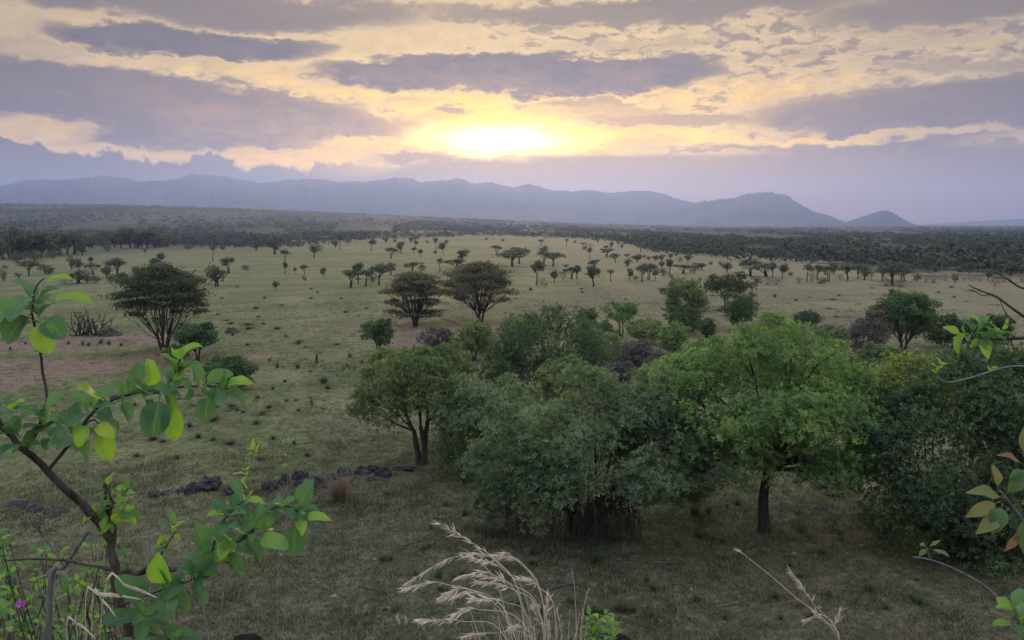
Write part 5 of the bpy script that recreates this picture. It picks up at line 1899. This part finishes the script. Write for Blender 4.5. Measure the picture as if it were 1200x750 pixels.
def right_plants():
    rs = RS(303)
    s = 942 / 2.4
    # young reddish leaves
    wood, lv = MB(), MB()
    b = root_at(1.85, 2.2)
    wood.tube(spline([b, np.array(pt(1250, 720, 2.3)), np.array(pt(1225, 650, 2.35)), np.array(pt(1196, 606, 2.35)), np.array(pt(1172, 575, 2.35))], 16), np.linspace(.010, .003, 16), 7)
    wood.tube(spline([np.array(pt(1225, 650, 2.35)), np.array(pt(1215, 590, 2.4)), np.array(pt(1204, 545, 2.4)), np.array(pt(1199, 530, 2.4))], 8), np.linspace(.006, .003, 8), 6)

    def one(px, py, y, ax, up, Lpx, tint, asp=.4, prof='lance', curl=.5, mb=None):
        d = np.array([ax[0], -ax[2], ax[1]])
        u = np.array([up[0], -up[2], up[1]])
        leaf(lv if mb is None else mb, np.array(pt(px, py, y)), d, u, Lpx / s, asp, rs, tint, prof, curl)
    one(1178, 584, 2.34, (-1, .32, .2), (.2, 1, .7), 44, .40)
    one(1172, 588, 2.32, (-1, -.25, .3), (0, .8, 1), 40, .55, .42, curl=.7)
    one(1175, 590, 2.30, (-.55, -.8, .5), (-.5, .4, 1), 34, .10, .62, 'ovate')
    one(1182, 596, 2.30, (-1, -.5, .4), (-.2, .7, 1), 44, .45, .42)
    one(1176, 582, 2.36, (.5, .9, .3), (-.4, .3, 1), 40, .20, .45)
    one(1188, 592, 2.34, (.8, .4, .5), (-.2, .8, 1), 44, .25, .5)
    one(1170, 574, 2.36, (-.1, 1, -.2), (.2, 0, 1), 26, .6, .5)
    one(1200, 545, 2.4, (-.9, .5, .2), (.3, 1, .6), 34, .85, .34)
    one(1200, 535, 2.4, (-.1, 1, .2), (-.4, .2, 1), 36, .5, .45)
    one(1202, 552, 2.38, (-.8, -.1, .5), (0, 1, .8), 28, .15, .5)
    one(1196, 604, 2.34, (.1, -1, .3), (0, .2, 1), 40, .2, .6, 'ovate')
    one(1194, 618, 2.34, (-.6, -.8, .4), (.2, .3, 1), 30, .8, .35)
    one(1208, 612, 2.34, (.7, .5, .4), (0, 1, .7), 44, .3, .5)
    one(1212, 580, 2.36, (.8, .5, .4), (0, 1, .7), 44, .4, .5)
    thing_from('reddish_shrub', 'young shrub with reddish and olive pointed leaves reaching in from the side', 'shrub', [(wood, 'stems', GREYTWIG), (lv, 'foliage', R_LEAF)], b)

    # grey arching twig with a little tip of leaves
    wood, lv = MB(), MB()
    b = root_at(2.1, 2.75)
    wood.tube(spline([b, np.array(pt(1225, 740, 2.7)), np.array(pt(1184, 713, 2.7)), np.array(pt(1150, 684, 2.7)), np.array(pt(1112, 664, 2.72)), np.array(pt(1086, 655, 2.74)), np.array(pt(1070, 653, 2.75))], 22), np.linspace(.006, .0028, 22), 7)
    wood.tube(spline([np.array(pt(1090, 656, 2.74)), np.array(pt(1088, 648, 2.74)), np.array(pt(1086, 642, 2.74))], 5), np.linspace(.0035, .002, 5), 6)
    one(1087, 642, 2.74, (-.8, -.5, .3), (0, 1, .8), 15, .3, .5, mb=lv)
    one(1087, 642, 2.74, (.75, .7, .2), (-.3, .8, .8), 18, .4, .3, mb=lv)
    one(1089, 643, 2.74, (1, -.25, .2), (0, 1, .8), 26, .35, .3, mb=lv)
    one(1086, 641, 2.74, (-.6, .4, .4), (0, 1, .8), 15, .5, .45, mb=lv)
    thing_from('bare_twig', 'grey arching twig ending in a small sprig of four leaves', 'twig', [(wood, 'stems', GREYTWIG), (lv, 'foliage', R_LEAF)], b)

    # bright leaves at the corner
    wood, lv = MB(), MB()
    b = root_at(1.72, 2.35)
    wood.tube(spline([b, np.array(pt(1215, 770, 2.45)), np.array(pt(1196, 735, 2.45)), np.array(pt(1188, 712, 2.45))], 8), np.linspace(.006, .003, 8), 6)
    for k in range(3):
        whorl(lv, np.array(pt(1188 + 6 * k, 712 + 16 * k, 2.44)), (-.3 + .3 * k, -.4, .8), 5, 26 / s, rs, tint=(.35, .8), asp=.6, tilt=(.7, 1.4))
    thing_from('green_sapling', 'bright green sapling leaves at the lower corner under the reddish leaves', 'sapling', [(wood, 'stems', GREYTWIG), (lv, 'foliage', B_LEAF)], b)

    # leafy branch and bare branches higher up
    wood, lv = MB(), MB()
    b = root_at(2.75, 3.0)
    wood.tube(spline([b, np.array(pt(1330, 600, 3.0)), np.array(pt(1300, 460, 3.0)), np.array(pt(1262, 412, 3.0)), np.array(pt(1215, 397, 3.0)), np.array(pt(1180, 397, 3.0)), np.array(pt(1150, 396, 3.0)), np.array(pt(1128, 392, 3.0))], 24), np.linspace(.014, .003, 24), 7)
    for q0, q1, q2 in (((1184, 397), (1188, 410), (1189, 417)), ((1190, 397), (1182, 383), (1172, 372)), ((1172, 397), (1160, 385), (1150, 376))):
        wood.tube(spline([np.array(pt(*q0, 3.0)), np.array(pt(*q1, 2.98)), np.array(pt(*q2, 2.97))], 6), np.linspace(.003, .0015, 6), 5)
    s2 = 942 / 3.0
    for px, py, ax, n in ((1128, 392, (-1, .1, .2), 5), (1142, 388, (-.5, .8, .4), 6), (1152, 376, (-.2, 1, .3), 5), (1162, 392, (.1, .8, .6), 5), (1174, 388, (.5, .6, .5), 5), (1150, 398, (-.2, -.3, .9), 4)):
        whorl(lv, np.array(pt(px, py, 2.98)), (ax[0], -ax[2], ax[1]), n, 21 / s2, rs, tint=(.15, .8), asp=.55, tilt=(.5, 1.4), prof='ovate', bright=.25)
    thing_from('leafy_branch_shrub', 'side branch with a bunch of small bright leaves in front of the hedge', 'shrub', [(wood, 'stems', TWIG), (lv, 'foliage', B_LEAF)], b)

    wood = MB()
    b = root_at(3.1, 3.3)
    wood.tube(spline([b, np.array(pt(1340, 560, 3.3)), np.array(pt(1280, 430, 3.3)), np.array(pt(1222, 352, 3.3)), np.array(pt(1194, 336, 3.3)), np.array(pt(1172, 322, 3.3)), np.array(pt(1160, 317, 3.3))], 22), np.linspace(.008, .0022, 22), 6)
    wood.tube(spline([np.array(pt(1262, 402, 3.3)), np.array(pt(1215, 380, 3.25)), np.array(pt(1190, 364, 3.2)), np.array(pt(1168, 348, 3.2)), np.array(pt(1150, 341, 3.2)), np.array(pt(1135, 334, 3.2))], 16), np.linspace(.007, .0022, 16), 6)
    wood.tube(spline([np.array(pt(1160, 345, 3.2)), np.array(pt(1150, 346, 3.2)), np.array(pt(1138, 338, 3.2))], 6), np.linspace(.003, .0012, 6), 5)
    wood.tube(spline([np.array(pt(1186, 330, 3.3)), np.array(pt(1180, 326, 3.3)), np.array(pt(1164, 326, 3.3))], 6), np.linspace(.003, .0012, 6), 5)
    wood.tube(spline([np.array(pt(1190, 378, 3.25)), np.array(pt(1178, 366, 3.22)), np.array(pt(1172, 352, 3.2))], 6), np.linspace(.003, .0012, 6), 5)
    wood.tube(spline([np.array(pt(1230, 372, 3.3)), np.array(pt(1206, 368, 3.28)), np.array(pt(1192, 372, 3.26))], 6), np.linspace(.003, .0012, 6), 5)
    thing_from('bare_branch', 'bare brown forked branch curving over the brown meadow, without leaves', 'branch', [(wood, 'twigs', TWIG)], b)

    wood, lv = MB(), MB()
    b = root_at(2.55, 2.9)
    wood.tube(spline([b, np.array(pt(1300, 620, 2.9)), np.array(pt(1270, 480, 2.9)), np.array(pt(1235, 434, 2.9)), np.array(pt(1200, 429, 2.9)), np.array(pt(1175, 431, 2.9)), np.array(pt(1140, 442, 2.92)), np.array(pt(1112, 448, 2.95)), np.array(pt(1100, 443, 2.97)), np.array(pt(1098, 437, 2.97))], 26), np.linspace(.0045, .0018, 26), 6)
    for px, py in ((1102, 428), (1098, 436), (1160, 434)):
        whorl(lv, np.array(pt(px, py, 2.96)), (0, -.4, 1), 4, 10 / s2, rs, tint=(.6, .9), asp=.5, tilt=(.4, 1.4), prof='ovate')
    thing_from('hooked_twig', 'pale greenish twig ending in a hook over the yellow-green shrub', 'twig', [(wood, 'twigs', STALKG), (lv, 'foliage', B_LEAF)], b)


right_plants()


def low_leaves():
    rs = RS(404)
    # bright green herb by the thin stalks
    wood, lv = MB(), MB()
    b = root_at(pt(712, 790, 3.4).x, 3.4)
    for k in range(9):
        px, py = rs.uniform(690, 735), rs.uniform(718, 752)
        tip = np.array(pt(px, py, 3.4 + rs.uniform(-.1, .1)))
        wood.tube(spline([b + rs.normal(size=3) * .02, b * .5 + tip * .5 + rs.normal(size=3) * .03, tip], 7), np.linspace(.003, .0012, 7), 5)
        for q in range(3):
            whorl(lv, tip - np.array([0, 0, .03 * q]), (rs.normal() * .4, rs.normal() * .4, 1), 5, .042, rs, tint=(.45, .8), asp=.45, tilt=(.7, 1.4), prof='ovate', bright=.1)
    thing_from('green_herb', 'low bright green herb at the foot of the thin upright stalks', 'herb', [(wood, 'stems', STALKG), (lv, 'foliage', B_LEAF)], b)
    # thin saplings with yellow leaves
    for nm, base, tip, y, leafs, lab in (
            ('yellow_sapling', (246, 790), (297, 528), 3.6, ((297, 528), (288, 552), (284, 570), (276, 590), (291, 584)), 'spindly sapling with a few yellow-green leaves standing before the black rock row'),
            ('thin_sapling', (325, 800), (338, 518), 3.9, ((338, 518), (336, 535), (334, 546)), 'hair-thin bare sapling with minute leaves near the black rock row')):
        wood, lv = MB(), MB()
        b = np.array(pt(*base, y))
        b[2] = gz(b[0], b[1]) - .03
        wood.tube(spline([b, np.array(pt(base[0] * .55 + tip[0] * .45 - 6, 680, y)), np.array(pt(base[0] * .2 + tip[0] * .8, 610, y)), np.array(pt(*tip, y))], 16), np.linspace(.004, .001, 16), 5)
        for q in leafs:
            whorl(lv, np.array(pt(*q, y)), (rs.normal() * .5, -.2, 1), 5 if nm[0] == 'y' else 3, .062 if nm[0] == 'y' else .03, rs, tint=(.6, .95), asp=.4, tilt=(.6, 1.4), prof='ovate')
        thing_from(nm, lab, 'sapling', [(wood, 'stems', STALKG), (lv, 'foliage', B_LEAF)], b)
    # pale bare stalks
    for i, (x0, y0, x1, y1, y, lab) in enumerate(((172, 800, 171, 540, 3.0, 'straight pale bare stalk rising beside the broad-leaved shrub stem'),
                                                  ((118), 780, 101, 522, 2.9, 'pale bare stalk crossing behind the crooked arm of the broad-leaved shrub'),
                                                  (262, 800, 208, 555, 3.4, 'slanting pale straw leaning past the end of the black rock row'))):
        mb = MB()
        b = np.array(pt(x0, y0, y))
        b[2] = gz(b[0], b[1]) - .03
        t = np.array(pt(x1, y1, y))
        mb.tube(spline([b, b * .5 + t * .5 + np.array([.015, 0, 0]), t], 12), np.linspace(.0038, .0012, 12), 5)
        for k in range(12):
            q = b + (t - b) * rs.uniform(.6, .98)
            d = rs.normal(size=3) * .3 + np.array([0, 0, 1])
            mb.tube([q, q + d * .02, q + d * .035], [.0012, .001, .0004], 4)
        thing_from('pale_stalk', lab, 'stalk', [(mb, 'stem', STALKG)], b)
    # undergrowth in the lower corner
    wood, lv, fl = MB(), MB(), MB()
    b = root_at(-1.55, 2.55)
    for k in range(54):
        px, py = rs.uniform(-10, 150), rs.uniform(645, 752) + (0 if rs.rand() < .7 else -20)
        y = 2.6 + rs.uniform(-.1, .55)
        tip = np.array(pt(px, py, y))
        r = np.array([tip[0] + rs.normal() * .15, y + rs.normal() * .1, 0])
        r[2] = gz(r[0], r[1]) - .03
        p = spline([r, r * .4 + tip * .6 + rs.normal(size=3) * .06, tip], 8)
        wood.tube(p, np.linspace(.0042, .0014, 8), 5)
        for q in range(rs.randint(1, 4)):
            whorl(lv, p[7 - q], (rs.normal() * .6, rs.normal() * .5 - .2, .8), rs.randint(3, 6), .036 * rs.uniform(.7, 1.3), rs, tint=(.1, .75), asp=.62, tilt=(.7, 1.5), bright=.15)
    # pink flower
    c = np.array(pt(25, 708, 2.55))
    r = np.array([c[0] + .04, 2.6, gz(c[0] + .04, 2.6)])
    wood.tube(spline([r, r * .5 + c * .5 + np.array([.03, 0, 0]), c], 8), np.linspace(.003, .0015, 8), 5)
    for k in range(9):
        a = k * 2.39996
        leaf(fl, c, (math.cos(a), math.sin(a) * .4 - .4, .3 + .4 * math.sin(a)), (0, -1, .5), .020, .55, rs, .5, 'ovate', .3, petiole=.02)
    thing_from('undergrowth_shrub', 'tangled low shrub with small leaves and one pink flower by the crooked stem', 'shrub', [(wood, 'stems', TWIG), (lv, 'foliage', B_LEAF), (fl, 'flower', FLOWER)], b)
    o = bpy.data.objects.new('dry_grass_tuft', clump_mesh('dry_grass_tuft', 131, 160, STRAWM, .6, .5, .012))
    COL.objects.link(o)
    q = root_at(-1.75, 2.95)
    o.location = q
    o.scale = (.55, .4, .62)
    tag(o, 'tawny dry grass tuft tangled among the low shrub with the pink flower', 'grass tuft')
    # grey fallen stick and brown dry blades among it
    mb = MB()
    p = [np.array(pt(58, 692, 2.5)), np.array(pt(76, 664, 2.5)), np.array(pt(92, 640, 2.5)), np.array(pt(104, 622, 2.5))]
    r = np.array([p[0][0] - .05, 2.5, 0])
    r[2] = gz(r[0], r[1]) - .03
    mb.tube(spline([r] + p, 14), np.linspace(.012, .004, 14), 7)
    mb.tube(spline([p[1], np.array(pt(60, 640, 2.5)), np.array(pt(45, 620, 2.48)), np.array(pt(50, 612, 2.46))], 8), np.linspace(.005, .002, 8), 5)
    thing_from('dead_stick', 'thick pale grey dead stick leaning in the tangled low shrub', 'stick', [(mb, 'wood', GREYTWIG)], r)
    mb = MB()
    b = root_at(pt(95, 790, 2.2).x, 2.2)
    for q in (((100, 712), (118, 697), (165, 702)), ((108, 708), (122, 706), (136, 722)), ((78, 745), (92, 732), (112, 748)), ((122, 694), (150, 688), (184, 700)), ((90, 735), (88, 728), (84, 733))):
        pp = spline([b + rs.normal(size=3) * .02] + [np.array(pt(*z_, 2.15)) for z_ in q], 14)
        sd = np.array([.0, -.3, 1.0])
        sd /= np.linalg.norm(sd)
        w = np.interp(np.linspace(0, 1, 14), [0, .5, .8, 1], [.002, .005, .008, .001])
        v = np.stack([pp - sd * w[:, None], pp + np.array([0, -.004, 0]), pp + sd * w[:, None]], 1).reshape(-1, 3)
        i = np.arange(13) * 3
        f = np.concatenate([np.stack([i, i + 1, i + 4, i + 3], 1), np.stack([i + 1, i + 2, i + 5, i + 4], 1)])
        mb.add(v, f)
    thing_from('dry_leaf_blades', 'withered tan grass blades curling at the foot of the crooked stem', 'dry blades', [(mb, 'blades', PALE)], b)
    # dark rock lip just under the viewer
    rk = rock_mesh(88, 0)
    for px, py, w, d, lab in ((730, 752, 2.6, .8, 'long dark rock lip at the very bottom beside the green herb'), (300, 752, 1.6, .7, 'dark rock lip at the very bottom past the broad-leaved shrub')):
        y = 9.5
        p = pt(px, py, y)
        o = bpy.data.objects.new('rock_lip', rk)
        COL.objects.link(o)
        g = gz(p.x, y)
        top = p.z + .03
        o.location = (p.x, y, (top + g - .2) / 2)
        o.scale = (w, d, (top - g + .2) * 1.15)
        tag(o, lab, 'rock')


low_leaves()

# ------------------------------------------------------------------ render settings
SC.render.engine = 'CYCLES'
SC.view_settings.view_transform = 'Standard'
SC.view_settings.look = 'None'
SC.view_settings.exposure = 0.28
SC.view_settings.gamma = 1.0
SC.view_settings.use_curve_mapping = False
SC.cycles.max_bounces = 6
SC.cycles.diffuse_bounces = 3
SC.cycles.transmission_bounces = 4
SC.cycles.transparent_max_bounces = 6
SC.cycles.volume_bounces = 0
SC.cycles.caustics_reflective = False
SC.cycles.caustics_refractive = False
SC.cycles.sample_clamp_indirect = 4.0
SC.cycles.use_denoising = True
SC.cycles.denoiser = 'OPENIMAGEDENOISE'
